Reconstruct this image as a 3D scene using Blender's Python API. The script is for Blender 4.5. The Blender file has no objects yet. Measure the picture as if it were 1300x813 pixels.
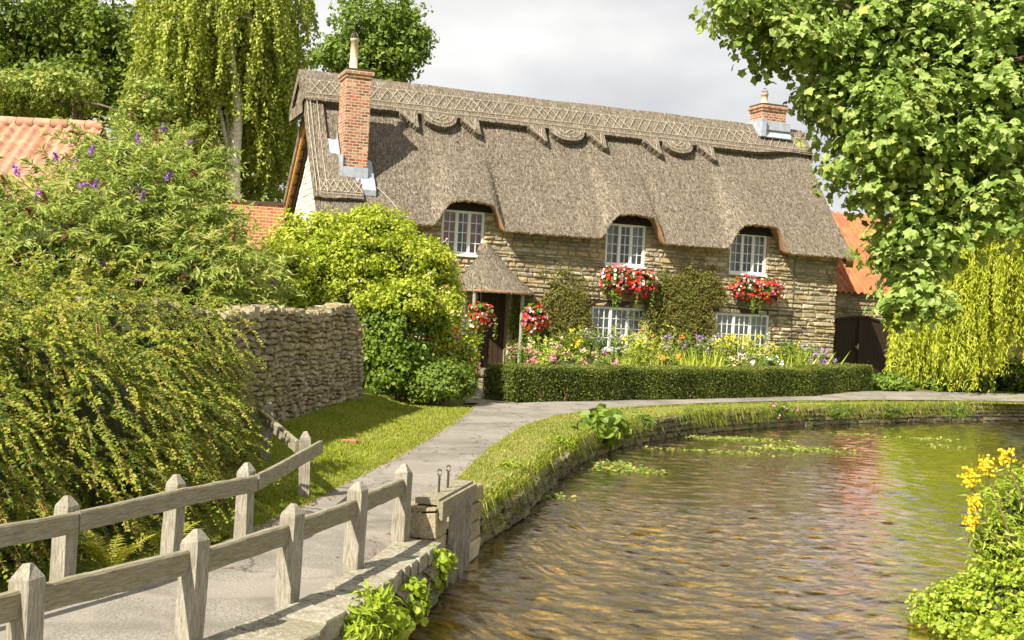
import bpy, math, random
import numpy as np
from mathutils import Vector, geometry
random.seed(7); rng = np.random.default_rng(7)
SC = bpy.context.scene; COL = SC.collection
R = math.radians
# ------------------------------------------------------------------ camera frame (photo pixels 1300 x 813)
F, CZ, ROLL = 1500.0, 1.85, 0.05
cr, sr = math.cos(ROLL), math.sin(ROLL)
def der(x, y):
    a, b = x-650.0, y-406.5
    return a*cr+b*sr, b*cr-a*sr
def P(x, y, d):
    X, Y = der(x, y); return np.array([X*d/F, d, CZ-Y*d/F])
def sm(a, b, t):
    t = np.clip((t-a)/(b-a), 0, 1); return t*t*(3-2*t)
def land(x, y):
    x = np.asarray(x, float); y = np.asarray(y, float)
    h = np.interp(y, [-1e4, 18, 25, 30, 33.5, 37, 46, 90, 200], [0, 0, .04, .04, .08, .34, .45, 1.2, 3])
    h = h + .22*sm(1.7, 3.0, -x)*sm(10, 12.5, y)*sm(27, 23, y)
    return h
def G(x, y, dz=0.0):
    X, Y = der(x, y); d = np.arange(2, 160, .02); i = int(np.argmax(CZ-Y*d/F <= land(X*d/F, d)+dz)); d = float(d[i])
    return np.array([X*d/F, d, float(land(X*d/F, d))+dz])
# ------------------------------------------------------------------ materials
def newmat(name):
    m = bpy.data.materials.new(name); m.use_nodes = True
    nt = m.node_tree; nt.nodes.clear()
    out = nt.nodes.new('ShaderNodeOutputMaterial'); return m, nt, out
def N(nt, t, **k):
    n = nt.nodes.new(t)
    for a, v in k.items():
        if a in n.inputs.keys(): n.inputs[a].default_value = v
        else: setattr(n, a, v)
    return n
def ramp(nt, fac, stops, interp='LINEAR'):
    r = nt.nodes.new('ShaderNodeValToRGB'); r.color_ramp.interpolation = interp
    el = r.color_ramp.elements
    while len(el) > 1: el.remove(el[-1])
    el[0].position = stops[0][0]; el[0].color = (*stops[0][1], 1)
    for p, c in stops[1:]:
        e = el.new(p); e.color = (*c, 1)
    nt.links.new(fac, r.inputs[0]); return r.outputs[0]
def even(cols): return [(i/max(1, len(cols)-1), c) for i, c in enumerate(cols)]
def coords(nt, scale=(1, 1, 1), src='Object'):
    tc = nt.nodes.new('ShaderNodeTexCoord'); mp = nt.nodes.new('ShaderNodeMapping')
    mp.inputs['Scale'].default_value = scale
    nt.links.new(tc.outputs[src], mp.inputs[0]); return mp.outputs[0]
def noise(nt, vec, scale, detail=4, rough=.6, dist=0):
    n = N(nt, 'ShaderNodeTexNoise'); n.inputs['Scale'].default_value = scale; n.inputs['Detail'].default_value = detail
    n.inputs['Roughness'].default_value = rough; n.inputs['Distortion'].default_value = dist
    nt.links.new(vec, n.inputs['Vector']); return n.outputs['Fac']
def mixc(nt, f, a, b, mode='MIX'):
    m = nt.nodes.new('ShaderNodeMix'); m.data_type = 'RGBA'; m.blend_type = mode
    for s, v in ((0, f), (6, a), (7, b)):
        if hasattr(v, 'is_linked') or hasattr(v, 'links'): nt.links.new(v, m.inputs[s])
        elif s == 0: m.inputs[0].default_value = v
        else: m.inputs[s].default_value = (*v, 1)
    return m.outputs[2]
def bumpn(nt, h, strength, dist=.02, nrm=None):
    b = nt.nodes.new('ShaderNodeBump'); b.inputs['Strength'].default_value = strength; b.inputs['Distance'].default_value = dist
    nt.links.new(h, b.inputs['Height'])
    if nrm: nt.links.new(nrm, b.inputs['Normal'])
    return b.outputs[0]
def princ(nt, out, color, rough=.8, normal=None, spec=.3, metal=0):
    p = nt.nodes.new('ShaderNodeBsdfPrincipled')
    if hasattr(color, 'links'): nt.links.new(color, p.inputs['Base Color'])
    else: p.inputs['Base Color'].default_value = (*color, 1)
    p.inputs['Roughness'].default_value = rough; p.inputs['Specular IOR Level'].default_value = spec
    p.inputs['Metallic'].default_value = metal
    if normal: nt.links.new(normal, p.inputs['Normal'])
    if out: nt.links.new(p.outputs[0], out.inputs[0])
    return p
def attr(nt):
    a = nt.nodes.new('ShaderNodeAttribute'); a.attribute_name = 'rnd'; return a.outputs['Fac']
def leafmat(name, cols, trans=.35, rough=.5, interp='LINEAR'):
    m, nt, out = newmat(name)
    c = ramp(nt, attr(nt), even(cols), interp)
    p = princ(nt, None, c, rough, spec=.35)
    t = nt.nodes.new('ShaderNodeBsdfTranslucent'); nt.links.new(c, t.inputs[0])
    mx = nt.nodes.new('ShaderNodeMixShader'); mx.inputs[0].default_value = trans
    nt.links.new(p.outputs[0], mx.inputs[1]); nt.links.new(t.outputs[0], mx.inputs[2]); nt.links.new(mx.outputs[0], out.inputs[0])
    return m
def rockmat(name, cols, scale=9, bump=.5, lichen=None):
    m, nt, out = newmat(name); v = coords(nt)
    c = ramp(nt, attr(nt), even(cols))
    n1 = noise(nt, v, scale, 6, .7); n2 = noise(nt, v, scale*5, 4, .7)
    c = mixc(nt, ramp(nt, n1, [(.3, (0, 0, 0)), (.7, (1, 1, 1))]), mixc(nt, .65, c, (.06, .05, .03), 'MIX'), c)
    c = mixc(nt, ramp(nt, n2, [(.45, (0, 0, 0)), (.75, (.55, .55, .55))]), c, (.75, .7, .55))
    if lichen:
        n3 = noise(nt, v, scale*.25, 5, .7)
        c = mixc(nt, ramp(nt, n3, [(.5, (0, 0, 0)), (.68, (.7, .7, .7))]), c, lichen)
    princ(nt, out, c, .92, bumpn(nt, n2, bump, .03), spec=.15); return m
def simple(name, col, rough=.6, var=.25, scale=8, bump=.2, spec=.3, stretch=(1, 1, 1), metal=0):
    m, nt, out = newmat(name); v = coords(nt, stretch)
    n = noise(nt, v, scale, 6, .65)
    lo = tuple(c*(1-var) for c in col); hi = tuple(min(1, c*(1+var)) for c in col)
    princ(nt, out, ramp(nt, n, [(.3, lo), (.7, hi)]), rough, bumpn(nt, n, bump, .01), spec, metal); return m
def woodmat(name, stretch, cols):
    m, nt, out = newmat(name); v = coords(nt, stretch)
    n = noise(nt, v, 14, 8, .75, .4); n2 = noise(nt, coords(nt), 5, 5, .6)
    c = ramp(nt, n, [(.28, cols[0]), (.45, cols[1]), (.7, cols[2])])
    c = mixc(nt, ramp(nt, n2, [(.45, (0, 0, 0)), (.72, (.7, .7, .7))]), c, cols[3])
    princ(nt, out, c, .9, bumpn(nt, n, .7, .02), .15); return m
M = {}
M['wood_post'] = woodmat('weathered_oak_post', (6, 6, .6), [(.05, .04, .03), (.3, .27, .21), (.56, .52, .43), (.22, .2, .13)])
M['wood_rail'] = woodmat('weathered_oak_rail', (6, .6, 6), [(.08, .065, .045), (.27, .24, .16), (.46, .42, .32), (.22, .2, .1)])
M['stone'] = rockmat('limestone_wall', [(.2, .165, .1), (.5, .42, .26), (.38, .31, .19), (.54, .38, .16), (.64, .56, .39), (.32, .27, .18)], 7)
M['drystone'] = rockmat('drystone_wall', [(.25, .2, .11), (.55, .45, .26), (.4, .32, .18), (.62, .5, .3), (.7, .62, .42), (.32, .25, .14)], 10, .8, (.3, .27, .09))
M['bankstone'] = rockmat('bank_stone', [(.08, .07, .035), (.17, .13, .06), (.12, .12, .04), (.26, .2, .1)], 8, .8, (.1, .15, .03))
M['slab'] = rockmat('coping_slab', [(.24, .21, .15), (.4, .36, .28), (.3, .27, .2), (.44, .4, .31)], 6, .6, (.24, .22, .13))
M['mortar'] = simple('mortar', (.3, .25, .15), .95, .3, 20, .5)
M['darkmortar'] = simple('dark_gap', (.07, .055, .035), .95, .3, 20, .5)
M['white'] = simple('white_paint', (.8, .8, .76), .45, .06, 20, .05)
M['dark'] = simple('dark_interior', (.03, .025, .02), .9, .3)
M['gatewood'] = simple('dark_brown_stain', (.05, .03, .022), .55, .35, 12, .25, stretch=(6, 6, .5))
M['doorwood'] = simple('old_oak_door', (.05, .032, .02), .6, .35, 12, .25, stretch=(6, 6, .5))
M['lead'] = simple('lead_flashing', (.36, .4, .46), .4, .25, 5, .3, .5)
M['pot'] = simple('cream_clay', (.66, .52, .34), .7, .12)
M['iron'] = simple('old_iron', (.1, .085, .075), .5, .3, 30, .2, metal=.6)
M['orangewood'] = simple('barge_oak', (.5, .26, .07), .7, .35, 12, .3)
M['bark'] = simple('bark', (.13, .1, .07), .95, .5, 8, .8, stretch=(1, 1, .4))
M['birchbark'] = simple('birch_bark', (.62, .58, .5), .8, .5, 9, .4, stretch=(1, 1, 2.5))
M['redtwig'] = simple('orange_twig', (.3, .15, .05), .7, .2)
M['twig'] = simple('twig', (.22, .15, .08), .9, .3)
M['ligger'] = simple('hazel_rod', (.5, .44, .34), .8, .2)
M['inner_shade'] = simple('inner_shade', (.045, .05, .018), .95, .5, 30, .5)  # dark filler inside crowns, its colour painting the shade between leaves
M['hill'] = simple('hill_woods', (.06, .11, .07), 1, .5, .08, .3)
m, nt, out = newmat('thatch'); v = coords(nt)
n1 = noise(nt, coords(nt, (1.6, .4, .4)), 17, 4, .7, .4); n2 = noise(nt, v, 1.1, 5, .65); n3 = noise(nt, coords(nt, (1.6, .14, .14)), 4, 6, .75)
c = ramp(nt, n1, [(.34, (.055, .043, .032)), (.46, (.16, .13, .095)), (.56, (.3, .26, .2)), (.68, (.44, .39, .31))])
c = mixc(nt, ramp(nt, n2, [(.35, (0, 0, 0)), (.75, (.5, .5, .5))]), c, (.22, .175, .12))
c = mixc(nt, ramp(nt, n3, [(.45, (0, 0, 0)), (.65, (.6, .6, .6))]), c, (.12, .1, .075))
princ(nt, out, c, .95, bumpn(nt, n1, 1.0, .05), .1); M['thatch'] = m
m, nt, out = newmat('reed_ends'); v = coords(nt)
n1 = noise(nt, v, 40, 6, .7)
princ(nt, out, ramp(nt, n1, [(.3, (.2, .1, .05)), (.7, (.62, .4, .24))]), .95, bumpn(nt, n1, 1, .03), .1); M['reed'] = m
def brickmat(name, cols, mortar, scale, src='Object', rot=None, w=.225, h=.075, off=(0, 0, 0)):
    m, nt, out = newmat(name)
    tc = nt.nodes.new('ShaderNodeTexCoord'); sep = nt.nodes.new('ShaderNodeSeparateXYZ'); nt.links.new(tc.outputs['Object'], sep.inputs[0])
    add = N(nt, 'ShaderNodeMath', operation='ADD'); nt.links.new(sep.outputs[0], add.inputs[0]); nt.links.new(sep.outputs[1], add.inputs[1])
    cb = nt.nodes.new('ShaderNodeCombineXYZ'); nt.links.new(add.outputs[0], cb.inputs[0]); nt.links.new(sep.outputs[2], cb.inputs[1])
    b = nt.nodes.new('ShaderNodeTexBrick'); nt.links.new(cb.outputs[0], b.inputs['Vector'])
    b.inputs['Scale'].default_value = 1; b.inputs['Brick Width'].default_value = w; b.inputs['Row Height'].default_value = h
    b.inputs['Mortar Size'].default_value = .012; b.inputs['Color1'].default_value = (0, 0, 0, 1); b.inputs['Color2'].default_value = (1, 1, 1, 1)
    b.inputs['Mortar'].default_value = (.5, .5, .5, 1); b.inputs['Bias'].default_value = 0
    v = coords(nt); n1 = noise(nt, v, 18, 6, .75); n2 = noise(nt, v, 5, 5, .7)
    c = ramp(nt, b.outputs['Color'], even(cols))
    c = mixc(nt, ramp(nt, n1, [(.5, (0, 0, 0)), (.75, (.6, .6, .6))]), c, (.6, .5, .38))
    c = mixc(nt, ramp(nt, n2, [(.48, (0, 0, 0)), (.66, (.75, .75, .75))]), c, (.1, .07, .045))
    c = mixc(nt, b.outputs['Fac'], c, mortar)
    inv = N(nt, 'ShaderNodeMath', operation='SUBTRACT'); inv.inputs[0].default_value = 1; nt.links.new(b.outputs['Fac'], inv.inputs[1])
    princ(nt, out, c, .9, bumpn(nt, inv.outputs[0], .8, .015), .15); return m
M['brick'] = brickmat('chimney_brick', [(.3, .07, .03), (.46, .15, .06), (.16, .06, .04), (.5, .24, .12), (.38, .1, .04), (.55, .36, .2)], (.5, .43, .33), 1, w=.2, h=.085)
M['wallbrick'] = brickmat('orange_brick', [(.45, .13, .04), (.6, .22, .08), (.38, .1, .04)], (.55, .42, .28), 1, w=.26, h=.1)
def tilemat(name, a, b_):
    m, nt, out = newmat(name); v = coords(nt)
    c = ramp(nt, attr(nt), [(0, a), (1, b_)]); n2 = noise(nt, v, 6, 5, .7)
    c = mixc(nt, ramp(nt, n2, [(.45, (0, 0, 0)), (.65, (.8, .8, .8))]), c, tuple(x*.4+.06 for x in a)); n7 = noise(nt, v, 30, 4, .7); c = mixc(nt, ramp(nt, n7, [(.56, (0, 0, 0)), (.68, (.7, .7, .7))]), c, (.4, .36, .24))
    princ(nt, out, c, .8, bumpn(nt, n2, .3, .01), .2); return m
M['pantile_pink'] = tilemat('pink_clay_pantile', (.45, .2, .12), (.6, .32, .2))
M['pantile'] = tilemat('orange_clay_pantile', (.36, .1, .035), (.52, .19, .065))
m, nt, out = newmat('limewash'); v = coords(nt)
n1 = noise(nt, v, 2.5, 6, .7); n2 = noise(nt, v, 14, 5, .7)
c = ramp(nt, n1, [(.35, (.62, .55, .38)), (.6, (.85, .8, .66))]); c = mixc(nt, ramp(nt, n2, [(.6, (0, 0, 0)), (.75, (.7, .7, .7))]), c, (.4, .3, .16))
princ(nt, out, c, .9, bumpn(nt, n2, .6, .03), .1); M['whitewash'] = m
m, nt, out = newmat('asphalt'); v = coords(nt)
n1 = noise(nt, v, 55, 4, .8); n2 = noise(nt, v, 1.3, 6, .65); n3 = noise(nt, v, 6, 5, .7)
c = ramp(nt, n1, [(.36, (.12, .11, .095)), (.5, (.26, .235, .2)), (.66, (.42, .38, .33))])
c = mixc(nt, ramp(nt, n2, [(.42, (0, 0, 0)), (.62, (.8, .8, .8))]), c, (.17, .15, .12))
c = mixc(nt, ramp(nt, n3, [(.58, (0, 0, 0)), (.8, (.35, .35, .35))]), c, (.38, .34, .27))
vo = nt.nodes.new('ShaderNodeTexVoronoi'); vo.feature = 'DISTANCE_TO_EDGE'; vo.inputs['Scale'].default_value = .55
wv = N(nt, 'ShaderNodeVectorMath', operation='ADD'); nz = N(nt, 'ShaderNodeTexNoise'); nz.inputs['Scale'].default_value = 2.5; nt.links.new(v, nz.inputs['Vector']); nt.links.new(v, wv.inputs[0]); nt.links.new(nz.outputs['Color'], wv.inputs[1]); nt.links.new(wv.outputs[0], vo.inputs['Vector'])
c = mixc(nt, ramp(nt, vo.outputs['Distance'], [(0, (.85, .85, .85)), (.016, (0, 0, 0))]), c, (.06, .055, .045))
n5 = noise(nt, v, .5, 3, .5); c = mixc(nt, ramp(nt, n5, [(.52, (0, 0, 0)), (.535, (.4, .4, .4))]), c, (.34, .31, .26))
princ(nt, out, c, .9, bumpn(nt, n1, .4, .01), .2); M['asphalt'] = m
m, nt, out = newmat('cobbles'); v = coords(nt)
vo = nt.nodes.new('ShaderNodeTexVoronoi'); vo.inputs['Scale'].default_value = 7; nt.links.new(v, vo.inputs['Vector'])
c = ramp(nt, vo.outputs['Distance'], [(0, (.42, .37, .28)), (.5, (.26, .22, .15)), (.8, (.1, .09, .05))]); n3 = noise(nt, v, 3, 5, .7)
c = mixc(nt, ramp(nt, n3, [(.45, (0, 0, 0)), (.7, (.6, .6, .6))]), c, (.2, .18, .1))
princ(nt, out, c, .9, bumpn(nt, vo.outputs['Distance'], .6, .03), .2); M['cobble'] = m
m, nt, out = newmat('ground'); v = coords(nt)
n1 = noise(nt, v, 30, 6, .75); n2 = noise(nt, v, .9, 5, .65)
g = ramp(nt, n1, [(.3, (.06, .09, .012)), (.55, (.16, .2, .03)), (.75, (.3, .3, .07))]); s_ = ramp(nt, n1, [(.3, (.09, .065, .03)), (.7, (.28, .22, .1))])
g = mixc(nt, ramp(nt, n2, [(.5, (0, 0, 0)), (.65, (1, 1, 1))]), g, s_)
sep = nt.nodes.new('ShaderNodeSeparateXYZ'); nt.links.new(v, sep.inputs[0])
n4 = noise(nt, coords(nt, (1, .45, 1)), 1.6, 8, .75, .2); n5 = noise(nt, v, 5, 7, .8)
bed = ramp(nt, n5, [(.36, (.09, .075, .02)), (.5, (.34, .26, .09)), (.62, (.62, .5, .22))])
bed = mixc(nt, ramp(nt, n4, [(.46, (0, 0, 0)), (.6, (.85, .85, .85))]), bed, (.09, .075, .02))
mr = N(nt, 'ShaderNodeMapRange'); mr.inputs[1].default_value = -.5; mr.inputs[2].default_value = -.35; nt.links.new(sep.outputs[2], mr.inputs[0])
c = mixc(nt, mr.outputs[0], bed, g); princ(nt, out, c, .95, bumpn(nt, n1, .8, .03), .1); M['ground'] = m
# water: a real transparent sheet with ripples over the gravel bed
m, nt, out = newmat('water'); v = coords(nt, (.7, 1.2, 1))
n1 = noise(nt, v, 5, 5, .62, .3); n2 = noise(nt, coords(nt, (.7, 1.1, 1)), 19, 4, .65, .2); n0 = noise(nt, coords(nt, (.5, .8, 1)), .7, 3, .5)
nn = bumpn(nt, n2, 1.0, .004)
gl = nt.nodes.new('ShaderNodeBsdfGlossy'); gl.inputs['Roughness'].default_value = .035; gl.inputs['Color'].default_value = (.95, .95, .95, 1); nt.links.new(nn, gl.inputs['Normal'])
tr = nt.nodes.new('ShaderNodeBsdfTransparent'); tr.inputs[0].default_value = (.93, .84, .6, 1)
fr = nt.nodes.new('ShaderNodeFresnel'); fr.inputs[0].default_value = 1.33; nt.links.new(nn, fr.inputs['Normal'])
fm = N(nt, 'ShaderNodeMath', operation='MULTIPLY_ADD', use_clamp=True); fm.inputs[1].default_value = 3.0; fm.inputs[2].default_value = -.29; nt.links.new(fr.outputs[0], fm.inputs[0])
mx = nt.nodes.new('ShaderNodeMixShader'); nt.links.new(fm.outputs[0], mx.inputs[0]); nt.links.new(tr.outputs[0], mx.inputs[1]); nt.links.new(gl.outputs[0], mx.inputs[2])
nt.links.new(mx.outputs[0], out.inputs[0]); M['water'] = m
m, nt, out = newmat('window_glass')
gl = nt.nodes.new('ShaderNodeBsdfGlossy'); gl.inputs['Roughness'].default_value = .03; tr = nt.nodes.new('ShaderNodeBsdfTransparent'); tr.inputs[0].default_value = (.85, .88, .86, 1)
mx = nt.nodes.new('ShaderNodeMixShader'); mx.inputs[0].default_value = .1; nt.links.new(tr.outputs[0], mx.inputs[1]); nt.links.new(gl.outputs[0], mx.inputs[2]); nt.links.new(mx.outputs[0], out.inputs[0]); M['glass'] = m
M['lace'] = simple('net_curtain', (.3, .33, .31), .9, .2, 30, .1); M['redcloth'] = simple('red_curtain', (.45, .1, .04), .9, .6, 4, .1)
# foliage
LF = {
 'syc': [(.07, .13, .015), (.2, .3, .04), (.33, .44, .1), (.44, .54, .17), (.44, .44, .06)],
 'willow': [(.2, .25, .015), (.42, .48, .03), (.56, .6, .06), (.66, .65, .12)],
 'birch': [(.12, .16, .015), (.28, .34, .03), (.42, .47, .07), (.52, .54, .14)],
 'dense': [(.04, .08, .008), (.1, .16, .015), (.22, .3, .03), (.2, .24, .02)],
 'back': [(.07, .12, .015), (.18, .27, .03), (.32, .4, .07)],
 'coto': [(.03, .06, .008), (.1, .16, .015), (.22, .29, .02), (.38, .42, .04), (.5, .46, .09)],
 'bud': [(.1, .15, .02), (.24, .32, .04), (.42, .48, .11), (.4, .34, .1)],
 'bright': [(.16, .22, .01), (.34, .42, .02), (.48, .54, .05), (.55, .55, .1)],
 'ivy': [(.05, .1, .012), (.15, .24, .02), (.3, .38, .035)],
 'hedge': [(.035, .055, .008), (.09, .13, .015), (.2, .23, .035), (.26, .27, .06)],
 'brown': [(.05, .06, .012), (.14, .13, .025), (.24, .17, .05), (.2, .24, .03), (.3, .3, .06)],
 'lime': [(.2, .27, .02), (.4, .47, .05), (.55, .57, .12)],
 'mid': [(.08, .14, .015), (.19, .28, .03), (.3, .38, .06)],
 'grass': [(.13, .18, .012), (.27, .33, .022), (.38, .42, .04), (.45, .4, .14)],
 'drygrass': [(.09, .14, .015), (.2, .28, .03), (.34, .38, .06), (.46, .42, .12), (.5, .42, .18)],
 'fern': [(.16, .2, .015), (.36, .38, .04), (.48, .38, .05)],
 'cress': [(.16, .24, .015), (.34, .44, .03), (.5, .56, .09)],
}
for k, c in LF.items(): M[k] = leafmat('leaf_'+k, c)
FL = {'red': [(.7, .02, .01), (.75, .05, .02)], 'white': [(.85, .85, .78)], 'pink': [(.75, .14, .3), (.75, .35, .45)], 'purple': [(.4, .16, .6), (.5, .25, .7)],
 'lilac': [(.5, .42, .62), (.62, .5, .7)], 'yellow': [(.85, .58, .02), (.9, .7, .05)], 'orange': [(.8, .25, .02), (.85, .4, .04)], 'blush': [(.8, .5, .4), (.75, .65, .45)],
 'redwhite': [(.72, .02, .01), (.72, .03, .015), (.75, .06, .02), (.85, .84, .78), (.75, .14, .3), (.7, .02, .02), (.86, .85, .8)], 'spent': [(.2, .1, .04), (.3, .16, .07)]}
for k, c in FL.items(): M['f_'+k] = leafmat('petal_'+k, c, .25, .6, 'CONSTANT' if k == 'redwhite' else 'LINEAR')
# ------------------------------------------------------------------ mesh builder
class MB:
    def __init__(s): s.v = []; s.f = []; s.m = []; s.r = []; s.n = 0
    def add(s, v, f, mat=0, rnd=None):
        v = np.asarray(v, float).reshape(-1, 3); f = np.asarray(f, int)
        s.v.append(v); s.f.append(f+s.n); s.m.append(np.full(len(f), mat)); s.n += len(v)
        if rnd is None: rnd = random.random()
        s.r.append(np.full(len(v), rnd) if np.isscalar(rnd) else np.asarray(rnd, float))
        return s
    def box(s, a, b, mat=0, rnd=None, fn=None):
        x0, y0, z0 = a; x1, y1, z1 = b
        v = np.array([[x0, y0, z0], [x1, y0, z0], [x1, y1, z0], [x0, y1, z0], [x0, y0, z1], [x1, y0, z1], [x1, y1, z1], [x0, y1, z1]], float)
        if fn: v = np.array([fn(*p) for p in v])
        return s.add(v, [[0, 3, 2, 1], [4, 5, 6, 7], [0, 1, 5, 4], [1, 2, 6, 5], [2, 3, 7, 6], [3, 0, 4, 7]], mat, rnd)
    def beam(s, p, q, w, h, mat=0, up=(0, 0, 1)):
        p, q, up = (np.array(a, float) for a in (p, q, up)); d = q-p; d /= np.linalg.norm(d)
        a = np.cross(d, up); a /= np.linalg.norm(a); b = np.cross(a, d)
        v = [e+a*sx*w/2+b*sz*h/2 for e in (p, q) for sx, sz in ((-1, -1), (1, -1), (1, 1), (-1, 1))]
        return s.add(v, [[0, 3, 2, 1], [4, 5, 6, 7], [0, 1, 5, 4], [1, 2, 6, 5], [2, 3, 7, 6], [3, 0, 4, 7]], mat)
    def tube(s, pts, rad, n=6, mat=0, rnd=None):
        pts = np.asarray(pts, float); k = len(pts); rad = np.broadcast_to(rad, (k,))
        t = np.gradient(pts, axis=0); t /= np.linalg.norm(t, axis=1)[:, None]+1e-9
        ref = np.array([1., .13, 0]) if abs(t[0][2]) > .7 else np.array([0, 0, 1.])
        a = np.cross(t, ref); a /= np.linalg.norm(a, axis=1)[:, None]+1e-9; b = np.cross(t, a)
        th = np.arange(n)*2*math.pi/n
        v = pts[:, None]+rad[:, None, None]*(a[:, None]*np.cos(th)[None, :, None]+b[:, None]*np.sin(th)[None, :, None])
        i = np.arange(k-1)[:, None]*n; j = np.arange(n)[None]; j2 = (j+1) % n
        f = np.stack([i+j, i+j2, i+n+j2, i+n+j], -1).reshape(-1, 4)
        s.add(v.reshape(-1, 3), f, mat, rnd)
        return s
    def grid(s, V, mat=0, rnd=None):
        h, w = V.shape[:2]; i = np.arange(h-1)[:, None]*w; j = np.arange(w-1)[None]
        f = np.stack([i+j, i+j+1, i+w+j+1, i+w+j], -1).reshape(-1, 4)
        return s.add(V.reshape(-1, 3), f, mat, rnd)
    def build(s, name, mats, parent=None, smooth=False, world=True, loc=None):
        mats = mats if isinstance(mats, (list, tuple)) else [mats]
        v = np.concatenate(s.v); org = np.zeros(3)
        if parent is not None and world: org = np.array(parent['_o'])
        elif parent is None and loc is not None: org = np.array(loc)
        me = bpy.data.meshes.new(name); me.vertices.add(len(v)); me.vertices.foreach_set('co', (v-org).ravel())
        tot = np.concatenate([np.full(len(f), f.shape[1]) for f in s.f]); li = np.concatenate([f.ravel() for f in s.f])
        me.loops.add(len(li)); me.loops.foreach_set('vertex_index', li.astype(np.int32))
        me.polygons.add(len(tot)); me.polygons.foreach_set('loop_start', np.concatenate([[0], np.cumsum(tot)[:-1]]).astype(np.int32))
        me.polygons.foreach_set('loop_total', tot.astype(np.int32)); me.polygons.foreach_set('material_index', np.concatenate(s.m).astype(np.int32))
        me.polygons.foreach_set('use_smooth', np.full(len(tot), smooth))
        a = me.attributes.new('rnd', 'FLOAT', 'POINT'); a.data.foreach_set('value', np.concatenate(s.r).astype(np.float32))
        if len(mats) == 1 and any((a_ == 1).any() for a_ in s.m): mats = list(mats)+['inner_shade']
        for m_ in mats: me.materials.append(M[m_] if isinstance(m_, str) else m_)
        me.update(calc_edges=True)
        o = bpy.data.objects.new(name, me); COL.objects.link(o)
        if parent is not None: o.parent = parent
        elif loc is not None: o.location = loc
        o['_o'] = [float(x) for x in org] if world else [0., 0., 0.]
        return o
def tag(o, label=None, cat=None, group=None, kind=None):
    for k, v in (('label', label), ('category', cat), ('group', group), ('kind', kind)):
        if v: o[k] = v
    return o
def thing(name, label, cat, loc=(0, 0, 0), rz=0, group=None):
    o = bpy.data.objects.new(name, None); COL.objects.link(o); o.location = [float(x) for x in loc]; o.rotation_euler.z = rz
    o['_o'] = [float(x) for x in loc]; return tag(o, label, cat, group)
# ------------------------------------------------------------------ leaves
SH = {
 'diamond': (np.array([[0, 0, 0], [.32, .5, .1], [0, 1, 0], [-.32, .5, .1]]), [[0, 1, 2], [0, 2, 3]]),
 'lance': (np.array([[0, 0, 0], [.14, .4, .06], [0, 1, -.12], [-.14, .4, .06]]), [[0, 1, 2], [0, 2, 3]]),
 'round': (np.array([[0, 0, 0], [.4, .2, .08], [.42, .7, .08], [0, 1, 0], [-.42, .7, .08], [-.4, .2, .08]]), [[0, 1, 2], [0, 2, 3], [0, 3, 4], [0, 4, 5]]),
 'maple': (np.array([[0, .06, 0], [.36, .04, -.06], [.36, .28, .05], [.56, .55, -.08], [.3, .68, .05], [0, 1.0, -.14], [-.3, .68, .05], [-.56, .55, -.02], [-.36, .28, .07], [-.36, .04, -.03]]),
           [[0, i, i+1] for i in range(1, 9)]),
 'frond': (np.array([[-.06, 0, 0], [.06, 0, 0], [.05, .6, .03], [0, 1, -.12], [-.05, .6, .03]]), [[0, 1, 2], [0, 2, 4], [4, 2, 3]]),
 'blade': (np.array([[-.022, 0, 0], [.022, 0, 0], [.03, .5, .02], [0, 1, -.1], [-.03, .5, .02]]), [[0, 1, 2], [0, 2, 4], [4, 2, 3]]),
 'flower': (np.array([[0, 0, -.06]]+[[.5*math.cos(a*1.2566), .5*math.sin(a*1.2566), .1] for a in range(5)]), [[0, 1, 2], [0, 2, 3], [0, 3, 4], [0, 4, 5], [0, 5, 1]]),
}
def unit(a): return a/(np.linalg.norm(a, axis=-1, keepdims=True)+1e-9)
def leaves(mb, pos, nrm, size, shape='diamond', axis=None, rnd=None, mat=0):
    k = len(pos)
    if not k: return
    nrm = unit(np.asarray(nrm, float)); sz = np.broadcast_to(size, (k,))
    ax = rng.normal(size=(k, 3)) if axis is None else np.asarray(axis, float)+0*pos
    ax = unit(ax-nrm*np.sum(ax*nrm, 1, keepdims=True)); bx = np.cross(ax, nrm)
    T, f = SH[shape]; f = np.array(f)
    v = pos[:, None]+sz[:, None, None]*(T[None, :, 0, None]*bx[:, None]+T[None, :, 1, None]*ax[:, None]+T[None, :, 2, None]*nrm[:, None])
    ff = (f[None]+np.arange(k)[:, None, None]*len(T)).reshape(-1, f.shape[1])
    if rnd is None: rnd = rng.random(k)
    mb.add(v.reshape(-1, 3), ff, mat, np.repeat(np.clip(rnd, 0, 1), len(T)))
def rdir(k, up=0):
    d = unit(rng.normal(size=(k, 3))); d[:, 2] += up; return unit(d)
def inell(E, k):
    """k clump centres spread through the union of ellipsoids E=(centre, radii), favouring their outside"""
    w = np.array([e[1][0]*e[1][1]*e[1][2] for e in E])**(2/3); idx = rng.choice(len(E), k, p=w/w.sum())
    c = np.array([e[0] for e in E])[idx]; r = np.array([e[1] for e in E])[idx]
    d = rdir(k); q = rng.random(k)**.38; return c+d*r*q[:, None], d
def pe(x, y, rx, ry, d, depth=None):
    """ellipsoid of the given apparent size at distance d"""
    c = P(x, y, d); s = d/F; return (c, np.array([rx*s, (depth if depth else (rx+ry)/2*s), ry*s]))
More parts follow.
